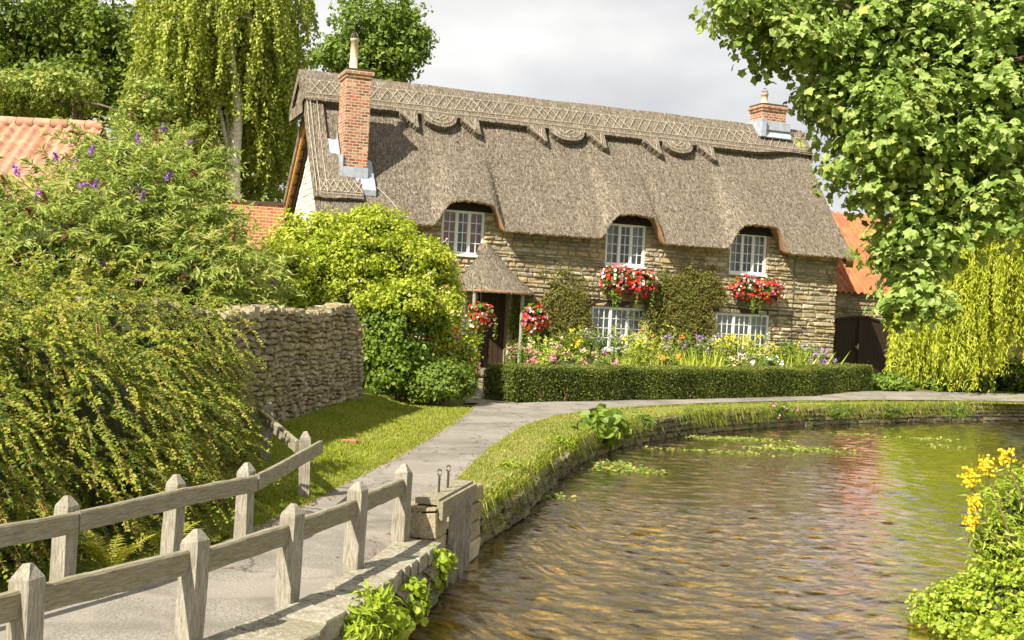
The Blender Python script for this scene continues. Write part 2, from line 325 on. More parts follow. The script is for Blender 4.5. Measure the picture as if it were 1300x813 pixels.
def crown(mb, E, nclump, per, cr_, size, shape='diamond', up=.4, mat=0, flat=.7):
    c, d = inell(E, nclump)
    cb = rng.random(nclump)
    D = rdir(nclump*per); q = rng.random(nclump*per)**.4
    pos = np.repeat(c, per, 0)+D*(cr_*q)[:, None]*np.array([1, 1, flat])
    nr = D*.8+np.repeat(d, per, 0)*.4+rng.normal(size=D.shape)*.45; nr[:, 2] += up
    leaves(mb, pos, nr, size*(.6+.8*rng.random(len(pos))), shape, None, np.repeat(cb, per)*.35+rng.random(len(pos))*.65, mat)
    return c
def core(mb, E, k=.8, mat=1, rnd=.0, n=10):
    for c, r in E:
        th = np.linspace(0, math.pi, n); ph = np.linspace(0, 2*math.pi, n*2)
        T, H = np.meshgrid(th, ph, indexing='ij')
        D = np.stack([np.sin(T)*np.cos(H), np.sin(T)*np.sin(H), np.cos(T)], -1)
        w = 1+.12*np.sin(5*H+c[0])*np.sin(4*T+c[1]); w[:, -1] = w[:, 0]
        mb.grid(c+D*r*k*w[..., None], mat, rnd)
def limbs(mb, base, top, targets, r0, n=6, mat=0):
    base, top = np.array(base, float), np.array(top, float)
    t = np.linspace(0, 1, 7)[:, None]; tr = base+(top-base)*t; tr[1:-1, :2] += rng.normal(size=(5, 2))*r0*.35
    mb.tube(tr, np.linspace(r0*1.15, r0*.45, 7), 9, mat)
    for q in targets:
        a = tr[int(rng.integers(3, 7))]; L = np.linalg.norm(q-a); mid = (a+q)/2+rng.normal(size=3)*L*.08; mid[2] += L*.08
        q = a+(q-a)*.93; tt = np.linspace(0, 1, 6)[:, None]; pp = (1-tt)**2*a+2*tt*(1-tt)*mid+tt**2*q
        mb.tube(pp, np.linspace(r0*.32, r0*.06, 6), 5, mat)
        for _ in range(3):
            s = pp[int(rng.integers(2, 5))]; e = s+rng.normal(size=3)*min(L, 2.5)*.14+(q-a)*.08
            mb.tube([s, (s+e)/2+rng.normal(size=3)*L*.03, e], [r0*.12, r0*.08, r0*.03], 4, mat)
def curve_pts(a, dirv, L, droop, k=7):
    t = np.linspace(0, 1, k)[:, None]; return a+dirv*L*t+np.array([0, 0, -1])*droop*L*t**2
# ------------------------------------------------------------------ river outline, terrain, water, path
WZ = -.40
BK = [(-4.6, -8), (-2.4, .5), (-1.6, 4), (-1.01, 6.7), (-.545, 9.36), (-.45, 10.8), (-.2, 11.86), (.2, 13.45), (.67, 16.7), (1.4, 20), (2.1, 21.8), (3.3, 24.2), (4.66, 26.3), (6.86, 28.8), (9.5, 31.2), (15.7, 35.9), (30, 43), (120, 80)]
RB = [(150, 60), (60, 38), (30, 31), (17, 26), (10, 19), (6.3, 13), (4.35, 9.6), (3.4, 7.6), (3.3, 5), (3.2, -8)]
def smooth_line(pts, it=2):
    p = np.array(pts, float)
    for _ in range(it):
        q = p[:-1]*.75+p[1:]*.25; r_ = p[:-1]*.25+p[1:]*.75
        p = np.concatenate([p[:1], np.stack([q, r_], 1).reshape(-1, 2), p[-1:]])
    return p
BKs, RBs = smooth_line(BK), smooth_line(RB)
poly = np.concatenate([BKs, RBs])
def sdist(x, y, pg=poly):
    x = x.ravel(); y = y.ravel(); d = np.full(x.shape, 1e9); ins = np.zeros(x.shape, bool)
    for i in range(len(pg)):
        a, b = pg[i], pg[(i+1) % len(pg)]; e = b-a; w = np.stack([x-a[0], y-a[1]], 1)
        t = np.clip((w@e)/(e@e+1e-12), 0, 1); q = w-t[:, None]*e; d = np.minimum(d, np.hypot(q[:, 0], q[:, 1]))
        c1 = (a[1] <= y) & (b[1] > y); c2 = (a[1] > y) & (b[1] <= y); cr2 = e[0]*w[:, 1]-e[1]*w[:, 0]
        ins ^= (c1 & (cr2 > 0)) | (c2 & (cr2 < 0))
    return np.where(ins, -d, d)
def inpoly(x, y, pg): return sdist(np.asarray(x, float), np.asarray(y, float), np.asarray(pg, float)) < 0
gx = np.concatenate([[-500, -250, -120, -60, -30, -15], np.arange(-8, 18, .16), [19, 22, 26, 32, 45, 70, 120, 250, 500]])
gy = np.concatenate([[-60, -30, -12, -4], np.arange(0, 42, .16), [43, 46, 50, 56, 65, 80, 110, 200, 400, 900]])
X, Y = np.meshgrid(gx, gy); sd = sdist(X, Y).reshape(X.shape)
Z = land(X, Y)+.015*np.sin(X*3.1)*np.sin(Y*2.3)*sm(.3, 1.2, sd)
k = sm(.1, .32, sd); Z = Z*k+(-.46)*(1-k)
Z = np.where(sd < .1, -.46-.34*sm(0, .8, -sd)+.03*np.sin(X*4+Y)*np.sin(Y*3), Z)
mb = MB(); mb.grid(np.stack([X, Y, Z], -1)); tag(mb.build('ground', 'ground', smooth=True), kind='structure')
wr = np.random.default_rng(3); NW = 84
lam = np.exp(wr.uniform(math.log(.085), math.log(.62), NW)); wth = wr.normal(size=NW)*.75+1.25; wk = 2*math.pi/lam; wph = wr.uniform(0, 6.28, NW); wa = .021*lam/(2*math.pi)*(lam/.3)**-.1
def ripple(x, y):
    h = np.zeros_like(x)
    wx = x+.25*np.sin(y*.9+.4*x); wy = y+.25*np.sin(x*1.1)
    for i in range(NW): h += wa[i]*np.sin(wk[i]*(np.cos(wth[i])*wx+np.sin(wth[i])*wy)+wph[i])
    cal = .55+.6*(.5+.5*np.sin(x*.8+.5*np.sin(y*.7))*np.sin(y*.55+x*.3)); return h*cal
mb = MB()
def wpatch(x0, x1, y0, y1, st, amp=1):
    a_, b_ = np.meshgrid(np.linspace(x0, x1, int((x1-x0)/st)+1), np.linspace(y0, y1, int((y1-y0)/st)+1)); mb.grid(np.stack([a_, b_, WZ+amp*ripple(a_, b_)], -1))
wpatch(-2.5, 8, 4, 15, .024); wpatch(-2.5, 18, 15, 42, .06)
for x0, x1, y0, y1 in ((-8, 160, -30, 4), (-8, -2.5, 4, 42), (8, 160, 4, 15), (18, 160, 15, 42), (-8, 160, 42, 90)): mb.add([[x0, y0, WZ], [x1, y0, WZ], [x1, y1, WZ], [x0, y1, WZ]], [[0, 1, 2, 3]])
tag(mb.build('water', 'water', smooth=True), kind='structure')
def drape(pg, dz, step=.3):
    pg = np.array(pg, float)[:, :2]; x0, y0 = pg.min(0); x1, y1 = pg.max(0)
    gx_, gy_ = np.meshgrid(np.arange(x0+.05, x1, step), np.arange(y0+.05, y1, step)); s_ = sdist(gx_, gy_, pg) < -.06
    pts = [Vector(p) for p in pg]+[Vector((a, b)) for a, b in zip(gx_.ravel()[s_], gy_.ravel()[s_])]
    vs, es, fs, _, _, _ = geometry.delaunay_2d_cdt(pts, [], [list(range(len(pg)))], 1, 1e-5)
    v = np.array([(p.x, p.y, 0) for p in vs]); v[:, 2] = land(v[:, 0], v[:, 1])+dz
    return v, np.array([list(f) for f in fs if len(f) == 3])
Lp = [(-150, 850), (0, 783), (150, 735), (265, 700), (330, 668), (385, 645), (445, 612), (500, 583), (545, 557), (575, 537), (597, 522), (602, 516), (618, 511), (650, 514), (720, 511), (800, 508.5), (900, 505), (1000, 502), (1100, 499), (1200, 500), (1300, 502.5)]
Rp = [(1300, 512), (1200, 510.5), (1100, 510.3), (1000, 511.3), (900, 514), (800, 518.5), (746, 523), (705, 530), (664, 543), (623, 570), (585, 606), (545, 642), (530, 668), (492, 692), (461, 715), (408, 750), (377, 769), (329, 786), (300, 796), (200, 850)]
pathpoly = [(-4.2, 1.5)]+[tuple(G(*p)[:2]) for p in Lp]+[(34, 49), (90, 76), (90, 73), (34, 45.8)]+[tuple(G(*p)[:2]+(np.array([.22, 0]) if p[1] > 660 else 0)) for p in Rp]+[(-2.3, 1.5)]
v, f = drape(pathpoly, .02); v[:, 2] += .03*sm(22, 30, v[:, 1]); mb = MB(); mb.add(v, f); tag(mb.build('path', 'asphalt'), kind='structure')
cp = [tuple(G(590, 514)[:2]), tuple(G(655, 514)[:2]), (.1, 27), (.05, 34.2), (-.95, 34), (-1.0, 27)]
v, f = drape(cp, .035); mb = MB(); mb.add(v, f); tag(mb.build('garden_path', 'cobble'), kind='structure')
mb = MB()
a = np.linspace(-1, 1, 60); b = np.linspace(0, 1, 14); A_, B_ = np.meshgrid(a, b)
hx = 20+A_*420; hy = 330+B_*260; hz = 44*np.sin(B_*math.pi/2)*(1-.35*A_**2)*(1+.12*np.sin(A_*9)+.05*np.sin(A_*31))-2+rng.random(A_.shape)*2.2
mb.grid(np.stack([hx, hy, hz], -1)); tag(mb.build('hill', 'hill'), kind='structure')
# ------------------------------------------------------------------ stone walls in courses of separate stones
def stones(mb, length, z0f, z1f, mapf, hr=(.09, .18), lr=(.16, .42), prot=.05, holes=(), gap=.012, jit=.02, mat=0, fullh=None):
    zlo = min(z0f(s) for s in np.linspace(0, length, 20)); zhi = max(z1f(s) for s in np.linspace(0, length, 20))
    z = zlo
    while z < zhi:
        h = random.uniform(*hr); s = -random.uniform(0, lr[1])
        while s < length:
            l = random.uniform(*lr)*(1+.5*(h-hr[0])/(hr[1]-hr[0])); a, b = max(s, 0), min(s+l, length); s += l
            if b-a < .06: continue
            mid = (a+b)/2
            if z+h*.5 < z0f(mid) or z+h*.6 > z1f(mid): continue
            if any(a < H[1]-.02 and b > H[0]+.02 and z < H[3]-.03 and z+h > H[2]+.03 for H in holes):
                na, nb, ok = a, b, True
                for H in holes:
                    if a < H[1]-.02 and b > H[0]+.02 and z < H[3]-.03 and z+h > H[2]+.03:
                        if a < H[0]-.05: nb = min(nb, H[0])
                        elif b > H[1]+.05: na = max(na, H[1])
                        else: ok = False
                if not ok or nb-na < .06: continue
                a, b = na, nb
            p = prot*random.uniform(.35, 1.3); j = lambda: random.uniform(-jit, jit); g = gap; i_ = min(.025, h*.2)
            o4 = [(a+g, z+g), (b-g, z+g), (b-g, z+h-g), (a+g, z+h-g)]; i4 = [(a+g+i_, z+g+i_), (b-g-i_, z+g+i_), (b-g-i_, z+h-g-i_), (a+g+i_, z+h-g-i_)]
            vv = [mapf(q[0]+j()*.3, 0, q[1]+j()*.4) for q in o4]+[mapf(q[0]+j(), -p+j()*.5, q[1]+j()*.6) for q in i4]
            mb.add(vv, [[4, 5, 6, 7], [0, 1, 5, 4], [1, 2, 6, 5], [2, 3, 7, 6], [3, 0, 4, 7]], mat)
        z += h
def polymap(pts, side=1):
    pts = np.array(pts, float); seg = np.linalg.norm(np.diff(pts, axis=0), axis=1); cum = np.concatenate([[0], np.cumsum(seg)])
    tan = np.gradient(pts, axis=0); tan /= np.linalg.norm(tan, axis=1)[:, None]
    def fn(s, off, z):
        x = np.interp(s, cum, pts[:, 0]); y = np.interp(s, cum, pts[:, 1]); tx = np.interp(s, cum, tan[:, 0]); ty = np.interp(s, cum, tan[:, 1])
        return (x+off*ty*side, y-off*tx*side, z)
    return fn, cum[-1]
# ------------------------------------------------------------------ the cottage
AH = R(21); HU = np.array([math.cos(AH), math.sin(AH), 0]); HV = np.array([-math.sin(AH), math.cos(AH), 0]); HO = np.array([-5.05, 33.0, 0])
def H2W(u, v_, z): return HO+HU*u+HV*v_+np.array([0, 0, z])
cot = thing('thatched_cottage', 'long stone cottage under one grey thatched roof with a brick chimney', 'cottage', HO, AH)
def hb(mb, name, mats, parent=cot, smooth=False): return mb.build(name, mats, parent, smooth, world=False)
LW, DP, WT = 16.8, 6.9, 4.95
W1, W2, W3 = (3.1, 4.4, 3.68, 4.96), (8.34, 9.68, 3.69, 4.96), (12.7, 14.05, 3.7, 4.99)
W4, W5 = (8.0, 9.87, 1.1, 2.4), (12.32, 14.28, 1.09, 2.42)
DR = (4.3, 5.28, .4, 2.62)
holes = [W1, W2, W3, W4, W5, DR]
us = sorted({0, LW}|{h[0] for h in holes}|{h[1] for h in holes}); zs = sorted({0, WT}|{h[2] for h in holes}|{h[3] for h in holes})
mb = MB()
for i in range(len(us)-1):
    for j in range(len(zs)-1):
        cu, cz_ = (us[i]+us[i+1])/2, (zs[j]+zs[j+1])/2
        if zs[j+1] > WT+.001 or any(h[0] < cu < h[1] and h[2] < cz_ < h[3] for h in holes): continue
        mb.box((us[i], 0, zs[j]), (us[i+1], .4, zs[j+1]))
stones(mb, LW, lambda s: 0, lambda s: WT, lambda s, o, z: (s, o, z), prot=.06, holes=holes, mat=1, hr=(.075, .18), lr=(.11, .38), jit=.035)
stones(mb, DP-.2, lambda s: 0, lambda s: 4.6+1.2*min(s, (DP-s)/1.38), lambda s, o, z: (LW-o, s, z), mat=1)
mb.box((LW-.4, .4, 0), (LW, DP, 4.6)); mb.box((.4, DP-.4, 0), (LW-.4, DP, 4.6))
mb.add([(LW-.2, 0, 4.6), (LW-.2, DP, 4.6), (LW-.2, 2.9, 8.5)], [[0, 1, 2]])
hb(mb, 'wall', ['mortar', 'stone'])
mb = MB(); zt = 8.45
nseg = 14
for i in range(nseg):   # limewashed gable, laid up in uneven panels
    v0, v1 = DP*i/nseg, DP*(i+1)/nseg; hz0, hz1 = 4.5+1.36*min(v0, (DP-v0)/1.38), 4.5+1.36*min(v1, (DP-v1)/1.38)
    mb.add([(-.01, v0, 0), (-.01, v1, 0), (-.01, v1, hz1), (-.01, v0, hz0)], [[0, 1, 2, 3]])
mb.box((.0, .41, 0), (.35, DP-.01, 4.3))
hb(mb, 'gable_wall', 'whitewash')
mb = MB()
stones(mb, DP, lambda s: 0, lambda s: 4.4+1.3*min(s/1.38, DP-s), lambda s, o, z: (-.012+o, DP-s, z), prot=.02, jit=.012, hr=(.15, .25), lr=(.3, .6)); hb(mb, 'gable_stonework', 'whitewash')
# thatch
VE = -.55; RV = 2.9; ZE, ZR = 4.42, 8.86; SL = (ZR-ZE)/(RV-VE)
ARCH = [(3.8, 5.16), (9.03, 5.18), (13.42, 5.2)]
def roofz(u, v_):
    w = v_-VE; z = ZE+SL*w - .12*np.sin(np.clip(w/(RV-VE), 0, 1)*math.pi)
    for uc, za in ARCH:
        q = u-uc-.1*w; s = np.abs(q)/(1.14+.1*w); drop = np.where(q > 0, .95*sm(.55, 1.16, s), .92*sm(.45, 1.25, s))-.05+.22*s*s+1.6*np.clip(s-1.2, 0, 9)
        zd = za+.86*w-drop; k_ = np.where(q > 0, .045, .09)
        z = np.where(zd > z-.6, k_*np.logaddexp(z/k_, zd/k_), z)
    return z
U = np.arange(-.6, 17.1, .045); U[-1] = 17.05; V_ = np.linspace(VE, RV, 110)
UU, VV = np.meshgrid(U, V_)
def wob(u, v_): return .035*np.sin(u*1.7+1)*np.sin(v_*1.9)+.02*np.sin(u*4.1+v_*2)
ZZ = roofz(UU, VV)+wob(UU, VV)*sm(VE, VE+.6, VV)+rng.normal(size=UU.shape)*.012
VVj = VV+rng.normal(size=UU.shape)*.008; ed = .006*np.sin(UU[0]*23)+rng.normal(size=UU.shape[1])*.006
VVj[0] += ed*.4; ZZ[0] += ed
mb = MB(); TOP = np.stack([UU, VVj, ZZ], -1); mb.grid(TOP, 0)
zl = ZZ[0]
under = np.stack([np.stack([U, np.full_like(U, q), zl+dz], -1) for q, dz in ((VE, 0), (VE+.04, -.05), (VE+.16, -.04), (-.2, .03), (.35, .16))])
mb.grid(under, 1)
KR = 1.38
rear = np.stack([np.maximum(UU, -.36), RV+(RV-VV)*KR, ZE+SL*(VV-VE)+rng.normal(size=UU.shape)*.012], -1); mb.grid(rear[:, ::-1], 0)
for ui, c_ in ((0, -.6), (-1, 17.05)):   # verges: thick cut edges at both ends
    t0 = TOP[:, ui]; lo = t0.copy(); lo[:, 2] -= .34; lo[0, 2] = t0[0, 2]-.02; mb.grid(np.stack([t0, lo]), 0)
    t1 = rear[:, ui]; lo1 = t1.copy(); lo1[:, 2] -= .34; mb.grid(np.stack([t1, lo1]), 0)
    for q in (lo, lo1): a2 = q.copy(); a2[:, 0] = .02 if ui == 0 else 16.75; mb.grid(np.stack([q, a2]), 1)
roof = hb(mb, 'thatch_roof', ['thatch', 'reed'], smooth=True)
# stubble of loose straw ends standing off the thatch
mb = MB(); k = 90000
uu = rng.uniform(-.58, 17, k); vv = rng.uniform(VE+.02, RV-.6, k); zz = roofz(uu, vv)
e = .03; nu = -(roofz(uu+e, vv)-zz)/e; nv = -(roofz(uu, vv+e)-zz)/e; nn_ = unit(np.stack([nu, nv, np.ones(k)], 1))
ax = np.stack([rng.normal(size=k)*.45, -np.ones(k), -SL*np.ones(k)*.85], 1)
leaves(mb, np.stack([uu, vv, zz+wob(uu, vv)*sm(VE, VE+.6, vv)-.01], 1), nn_+rng.normal(size=(k, 3))*.35, .04+.06*rng.random(k), 'lance', ax+nn_*.3)
M['straw'] = leafmat('straw', [(.09, .075, .055), (.18, .15, .11), (.28, .245, .185), (.4, .355, .275)], .1, .9)
hb(mb, 'loose_straw', 'straw', roof)
# ridge cap with its cut edge
def hpx(x, y, v_):
    Xr, Yr = der(x, y); rx, rz = Xr/F, -Yr/F
    t = (v_+HO[0]*HV[0]+HO[1]*HV[1])/(rx*HV[0]+HV[1])
    return (rx*t-HO[0])*HU[0]+(t-HO[1])*HU[1]
ux = lambda x: hpx(x, 88+.134*(x-378)+45, 2.15)
def cap_edge(u):
    z = 7.86+0*u; z = z+.2*sm(14.5, 16.5, u)
    for a_, ap, b_ in ((505, 524, 527), (583, 600, 604), (667, 685.5, 688), (742, 759, 763), (812, 829.5, 832), (882, 897, 900)):
        a1, p1, b1 = ux(a_), ux(ap), ux(b_)
        z = np.where((u > a1) & (u <= p1), z-.06-.42*(u-a1)/(p1-a1), np.where((u > p1) & (u < b1), z-.48, z))
    for a_, b_ in ((534, 577), (695, 738), (838, 875)):
        a1, b1 = ux(a_), ux(b_); t = (u-(a1+b1)/2)/((b1-a1)/2); z = np.where(np.abs(t) < 1, z-.02-.34*np.sqrt(np.clip(1-t**2, 0, 1)), z)
    z = np.where((u > -.7) & (u < .95), 7.93, z)
    return z
Uc = np.arange(-.72, 17.16, .03); S_ = np.linspace(0, 1, 16)
ze = cap_edge(Uc)+rng.normal(size=Uc.shape)*.006; rz = ZR+.2-.02*np.sin(Uc*.37)+.008*np.sin(Uc*2.3)
def cap_z2v(z, u): return VE+(z-ZE)/SL
capT = []
for s in S_:
    z_in = ZR*(1-s)+(ze-.0)*s; v_ = VE+(z_in-ZE)/SL; off = .18*(1-.5*(1-s)**3)
    capT.append(np.stack([Uc, v_-off*.79+.0*s, z_in+off*.6+(.06*(1-s)**3)+rng.normal(size=Uc.shape)*.006], -1))
capT = np.array(capT); capT[0, :, 1] = RV; capT[0, :, 2] = rz
mb = MB(); mb.grid(capT[::-1], 0)
lip = capT[-1].copy(); lip[:, 1] += .28; lip[:, 2] -= .14; mb.grid(np.stack([lip, capT[-1]]), 0)
back = capT.copy(); back[..., 1] = RV+(RV-back[..., 1])*KR+.02; mb.grid(back, 0)
for i in (0, -1):
    c_ = np.concatenate([capT[:, i], back[::-1, i]]); lo = c_.copy(); lo[:, 2] -= .34; mb.grid(np.stack([c_, lo]), 0)
mb.add([(-.64, RV-1.0, 7.55), (-.64, RV+1.35, 7.55), (-.64, RV, 9.0)], [[0, 1, 2]])
cap = hb(mb, 'ridge_cap', 'thatch', roof, smooth=False)
# patterned apron below the left chimney and strip up the verge
def apron(uA, uB, zA, zB, off=.13):
    g_ = np.linspace(uA, uB, 24); h_ = np.linspace(zA, zB, 24); A2, B2 = np.meshgrid(g_, h_); vq = VE+(B2-ZE)/SL
    T = np.stack([A2, vq-off*.8, roofz(A2, vq)+wob(A2, vq)+off*.55+rng.normal(size=A2.shape)*.008], -1); return T
mb = MB()
for T in (apron(-.66, .72, 4.98, 6.35), apron(-.66, -.1, 6.35, 8.0)):
    mb.grid(T, 0)
    for e_ in (T[0], T[:, -1], T[:, 0]): l2 = e_.copy(); l2[:, 1] += .17; l2[:, 2] -= .09; mb.grid(np.stack([l2, e_]), 0)
hb(mb, 'thatch_apron', 'thatch', roof)
mb = MB()
def onroof(u, z, off=.22):
    vq = VE+(z-ZE)/SL; return np.array([u, vq-off*.8, float(roofz(np.array(u), np.array(vq)) if z < 7 else z)+off*.6])
def rod(u0, z0, u1, z1, off=.21, r=.0085):
    mb.tube([onroof(u0+(u1-u0)*t, z0+(z1-z0)*t, off) for t in np.linspace(0, 1, 4)], r, 4)
for zz_, o_ in ((7.98, .215), (8.14, .21), (8.6, .2)):
    for i in range(int(17/.5)): rod(-.6+i*.52, zz_+random.uniform(-.015, .015), -.6+(i+1)*.52, zz_+random.uniform(-.015, .015), o_)
for i in range(58):
    u0 = -.5+i*.3
    if u0 > 16.4: break
    rod(u0, 8.14, u0+.36, 8.6); 
    if i % 8 in (0, 1, 2) or u0 < .2: rod(u0+.36, 8.14, u0, 8.6)
for a_, b_ in ((534, 577), (695, 738), (838, 875)):
    a1, b1 = ux(a_), ux(b_); cu, ru = (a1+b1)/2, (b1-a1)/2
    for rr in (.78, .42):
        mb.tube([onroof(cu+ru*rr*math.cos(t), 7.86-.34*rr*math.sin(t)) for t in np.linspace(0, math.pi, 9)], .009, 4)
    rod(cu-ru*.3, 7.7, cu+ru*.3, 7.9)
for ap in (515, 592, 676, 751, 821, 890):
    u1 = ux(ap); rod(u1-.16, 7.84, u1+.12, 7.5); rod(u1+.2, 7.84, u1+.14, 7.5)
for zq in (5.08, 5.16, 5.5): rod(-.55, zq, .66, zq, .16)
for i in range(6): rod(-.5+i*.2, 5.16, -.3+i*.2, 5.5, .17); rod(-.3+i*.2, 5.16, -.5+i*.2, 5.5, .17)
for uq in (-.6, -.5, -.3): rod(uq, 5.1, uq, 7.9, .17)
hb(mb, 'ligger_pattern', 'ligger', roof)
# barge boards on the left gable
mb = MB()
for sgn in (0, 1):
    vv0 = (lambda q: q if not sgn else RV+(RV-q)*KR)
    ub = -.28 if sgn else -.42
    mb.beam((ub, vv0(RV-.02), 8.38), (ub, vv0(-.35), 4.3), .05, .17, 0)
    mb.beam((-.07, vv0(RV-.02), 8.3), (-.07, vv0(-.35), 4.22), .06, .1, 1)
    for i in range(12):
        t = (i+.5)/12; v0 = RV+(-.35-RV)*t; z0 = 8.36-4.08*t; mb.beam((ub, vv0(v0), z0+.03), (-.05, vv0(v0), z0+.03), .04, .04, 1)
hb(mb, 'barge_board', ['orangewood', 'doorwood'])
# chimneys
def chimney(u0, u1, v0, v1, z0, z1, pots, foot):
    mb = MB(); mb.box((u0, v0, z0), (u1, v1, z1-.22))
    mb.box((u0-.035, v0-.035, z1-.22), (u1+.035, v1+.035, z1-.13)); mb.box((u0-.07, v0-.07, z1-.13), (u1+.07, v1+.07, z1-.04))
    mb.box((u0-.03, v0-.03, z1-.04), (u1+.03, v1+.03, z1+.03), 1)
    c_ = hb(mb, 'chimney', ['brick', 'darkmortar'])
    for pu, pv, ph in pots:
        mb = MB(); zz_ = [0, .04, .05, ph-.08, ph-.07, ph]; rr = [.15, .15, .12, .105, .13, .13]
        mb.tube([(pu, pv, z1+z) for z in zz_], rr, 14); hb(mb, 'chimney_pot', 'pot', c_, True)
        mb = MB()
        for a_ in range(6):
            th = a_*math.pi/3; mb.tube([(pu+.11*math.cos(th)*math.cos(q), pv+.11*math.sin(th)*math.cos(q), z1+ph+.02+.16*math.sin(q)) for q in np.linspace(0, math.pi/2, 6)], .008, 4)
        mb.tube([(pu+.11*math.cos(q), pv+.11*math.sin(q), z1+ph+.05) for q in np.linspace(0, 2*math.pi, 13)], .008, 4)
        hb(mb, 'wire_cowl', 'iron', c_)
    mb = MB(); foot(mb); hb(mb, 'lead_flashing', 'lead', c_)
def foot1(mb):
    def surf(u, v_, o=.2): return (u, v_, float(roofz(np.array(u), np.array(v_)))+o)
    def sheet(u0, u1, v0, v1):
        g_ = np.linspace(u0, u1, 7); h_ = np.linspace(v0, v1, 7)
        mb.grid(np.array([[surf(a_, b_, .2+.012*math.sin(a_*31+b_*17)) for a_ in g_] for b_ in h_]))
        for e_ in ([(surf(a_, v0)) for a_ in g_],): e2 = [(p[0], p[1]+.02, p[2]-.16) for p in e_]; mb.grid(np.array([e2, e_]))
    sheet(-.12, 1.12, .04, .36); sheet(-.12, .0+.22, .36, 1.25); sheet(.86, 1.12, .36, .8)
    mb.box((.14, .305, 5.35), (.92, .345, 5.95)); mb.box((.15, .3, 5.4), (.19, 1.2, 6.1+.2))
    mb.add([(.155, .31, 5.5), (.155, 1.2, 6.7), (.155, 1.2, 7.1), (.155, .31, 5.98)], [[0, 1, 2, 3]])
chimney(.2, .9, .35, 1.25, 5.2, 8.72, [(.45, .75, .95)], foot1)
def foot2(mb):
    mb.beam((15.15, 2.9, 9.0), (16.35, 2.9, 9.0), .95, .28); mb.beam((15.1, 2.45, 8.72), (16.4, 2.45, 8.72), .34, .05, up=(0, -.8, .6))
    mb.box((15.12, 2.3, 8.6), (15.3, 3.4, 9.2))
chimney(15.25, 16.2, 2.5, 3.3, 8.3, 9.75, [(15.55, 2.9, .45)], foot2)
mb = MB(); mb.tube([H2W(.95, .2, 5.85)-HO, H2W(1.2, .0, 5.7)-HO], .01, 4)
mb = MB(); q = []
for t in np.linspace(0, 1, 12):
    u = .95+t*.75; vq = .35-.65*t**1.4; q.append((u, vq, float(roofz(np.array(u), np.array(vq)))+.06+.03*math.sin(t*3)))
mb.tube(q, .012, 4); hb(mb, 'roof_cable', 'ligger', roof)
# windows
def window(W, lights, cols, rows, curtain):
    u0, u1, z0, z1 = W; fr_ = .055; vf = .02
    mb = MB(); mb.box((u0, vf, z0), (u1, vf+.1, z0+fr_)); mb.box((u0, vf, z1-fr_), (u1, vf+.1, z1)); mb.box((u0, vf, z0+fr_), (u0+fr_, vf+.1, z1-fr_)); mb.box((u1-fr_, vf, z0+fr_), (u1, vf+.1, z1-fr_))
    lw = (u1-u0-2*fr_)/lights
    for i in range(1, lights): c_ = u0+fr_+lw*i; mb.box((c_-.03, vf+.003, z0+fr_), (c_+.03, vf+.095, z1-fr_))
    mb.box((u0-.03, -.09, z0-.06), (u1+.03, vf+.1, z0))
    w = hb(mb, 'window', 'white')
    for i in range(lights):
        a_ = u0+fr_+lw*i+(.03 if i else 0); b_ = u0+fr_+lw*(i+1)-(.03 if i < lights-1 else 0); sa = .028 if i == 1 or lights == 2 else .016
        mb = MB(); vq = vf+.02; zb, zt_ = z0+fr_, z1-fr_
        mb.box((a_, vq, zb), (b_, vq+.04, zb+sa)); mb.box((a_, vq, zt_-sa), (b_, vq+.04, zt_)); mb.box((a_, vq, zb+sa), (a_+sa, vq+.04, zt_-sa)); mb.box((b_-sa, vq, zb+sa), (b_, vq+.04, zt_-sa))
        for c_ in range(1, cols): x = a_+(b_-a_)*c_/cols; mb.box((x-.011, vq+.004, zb+sa), (x+.011, vq+.03, zt_-sa))
        for r_ in range(1, rows): z = zb+(zt_-zb)*r_/rows; mb.box((a_+sa, vq+.002, z-.011), (b_-sa, vq+.032, z+.011))
        hb(mb, 'casement', 'white', w)
    mb = MB(); mb.add([(u0+.03, vf+.05, z0+.03), (u1-.03, vf+.05, z0+.03), (u1-.03, vf+.05, z1-.03), (u0+.03, vf+.05, z1-.03)], [[0, 1, 2, 3]]); hb(mb, 'pane', 'glass', w)
    mb = MB()
    for a_, b_ in ((u0+.03, u0+(u1-u0)*curtain[1]), (u1-(u1-u0)*curtain[1], u1-.03)):
        g_ = np.linspace(a_, b_, 24); mb.grid(np.stack([np.stack([g_, .3+.03*np.sin(g_*45), np.full(24, z)], -1) for z in (z0, z1)]))
    if curtain[2]:
        g_ = np.linspace(u0, u1, 40); mb.grid(np.stack([np.stack([g_, .34+.012*np.sin(g_*80), np.full(40, z)], -1) for z in (z0, z0+(z1-z0)*.95)]))
    hb(mb, 'curtain', curtain[0], w)
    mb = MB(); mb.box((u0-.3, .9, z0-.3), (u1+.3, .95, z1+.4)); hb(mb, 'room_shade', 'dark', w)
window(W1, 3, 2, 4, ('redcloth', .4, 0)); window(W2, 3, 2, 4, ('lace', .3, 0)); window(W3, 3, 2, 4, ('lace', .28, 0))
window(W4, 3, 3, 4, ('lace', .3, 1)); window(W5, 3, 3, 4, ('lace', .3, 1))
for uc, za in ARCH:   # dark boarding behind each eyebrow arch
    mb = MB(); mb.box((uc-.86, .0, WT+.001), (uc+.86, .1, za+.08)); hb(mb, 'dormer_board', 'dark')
for W in (W4, W5): mb = MB(); mb.box((W[0]-.25, -.035, W[3]+.01), (W[1]+.3, .1, W[3]+.2)); hb(mb, 'lintel', 'gatewood')
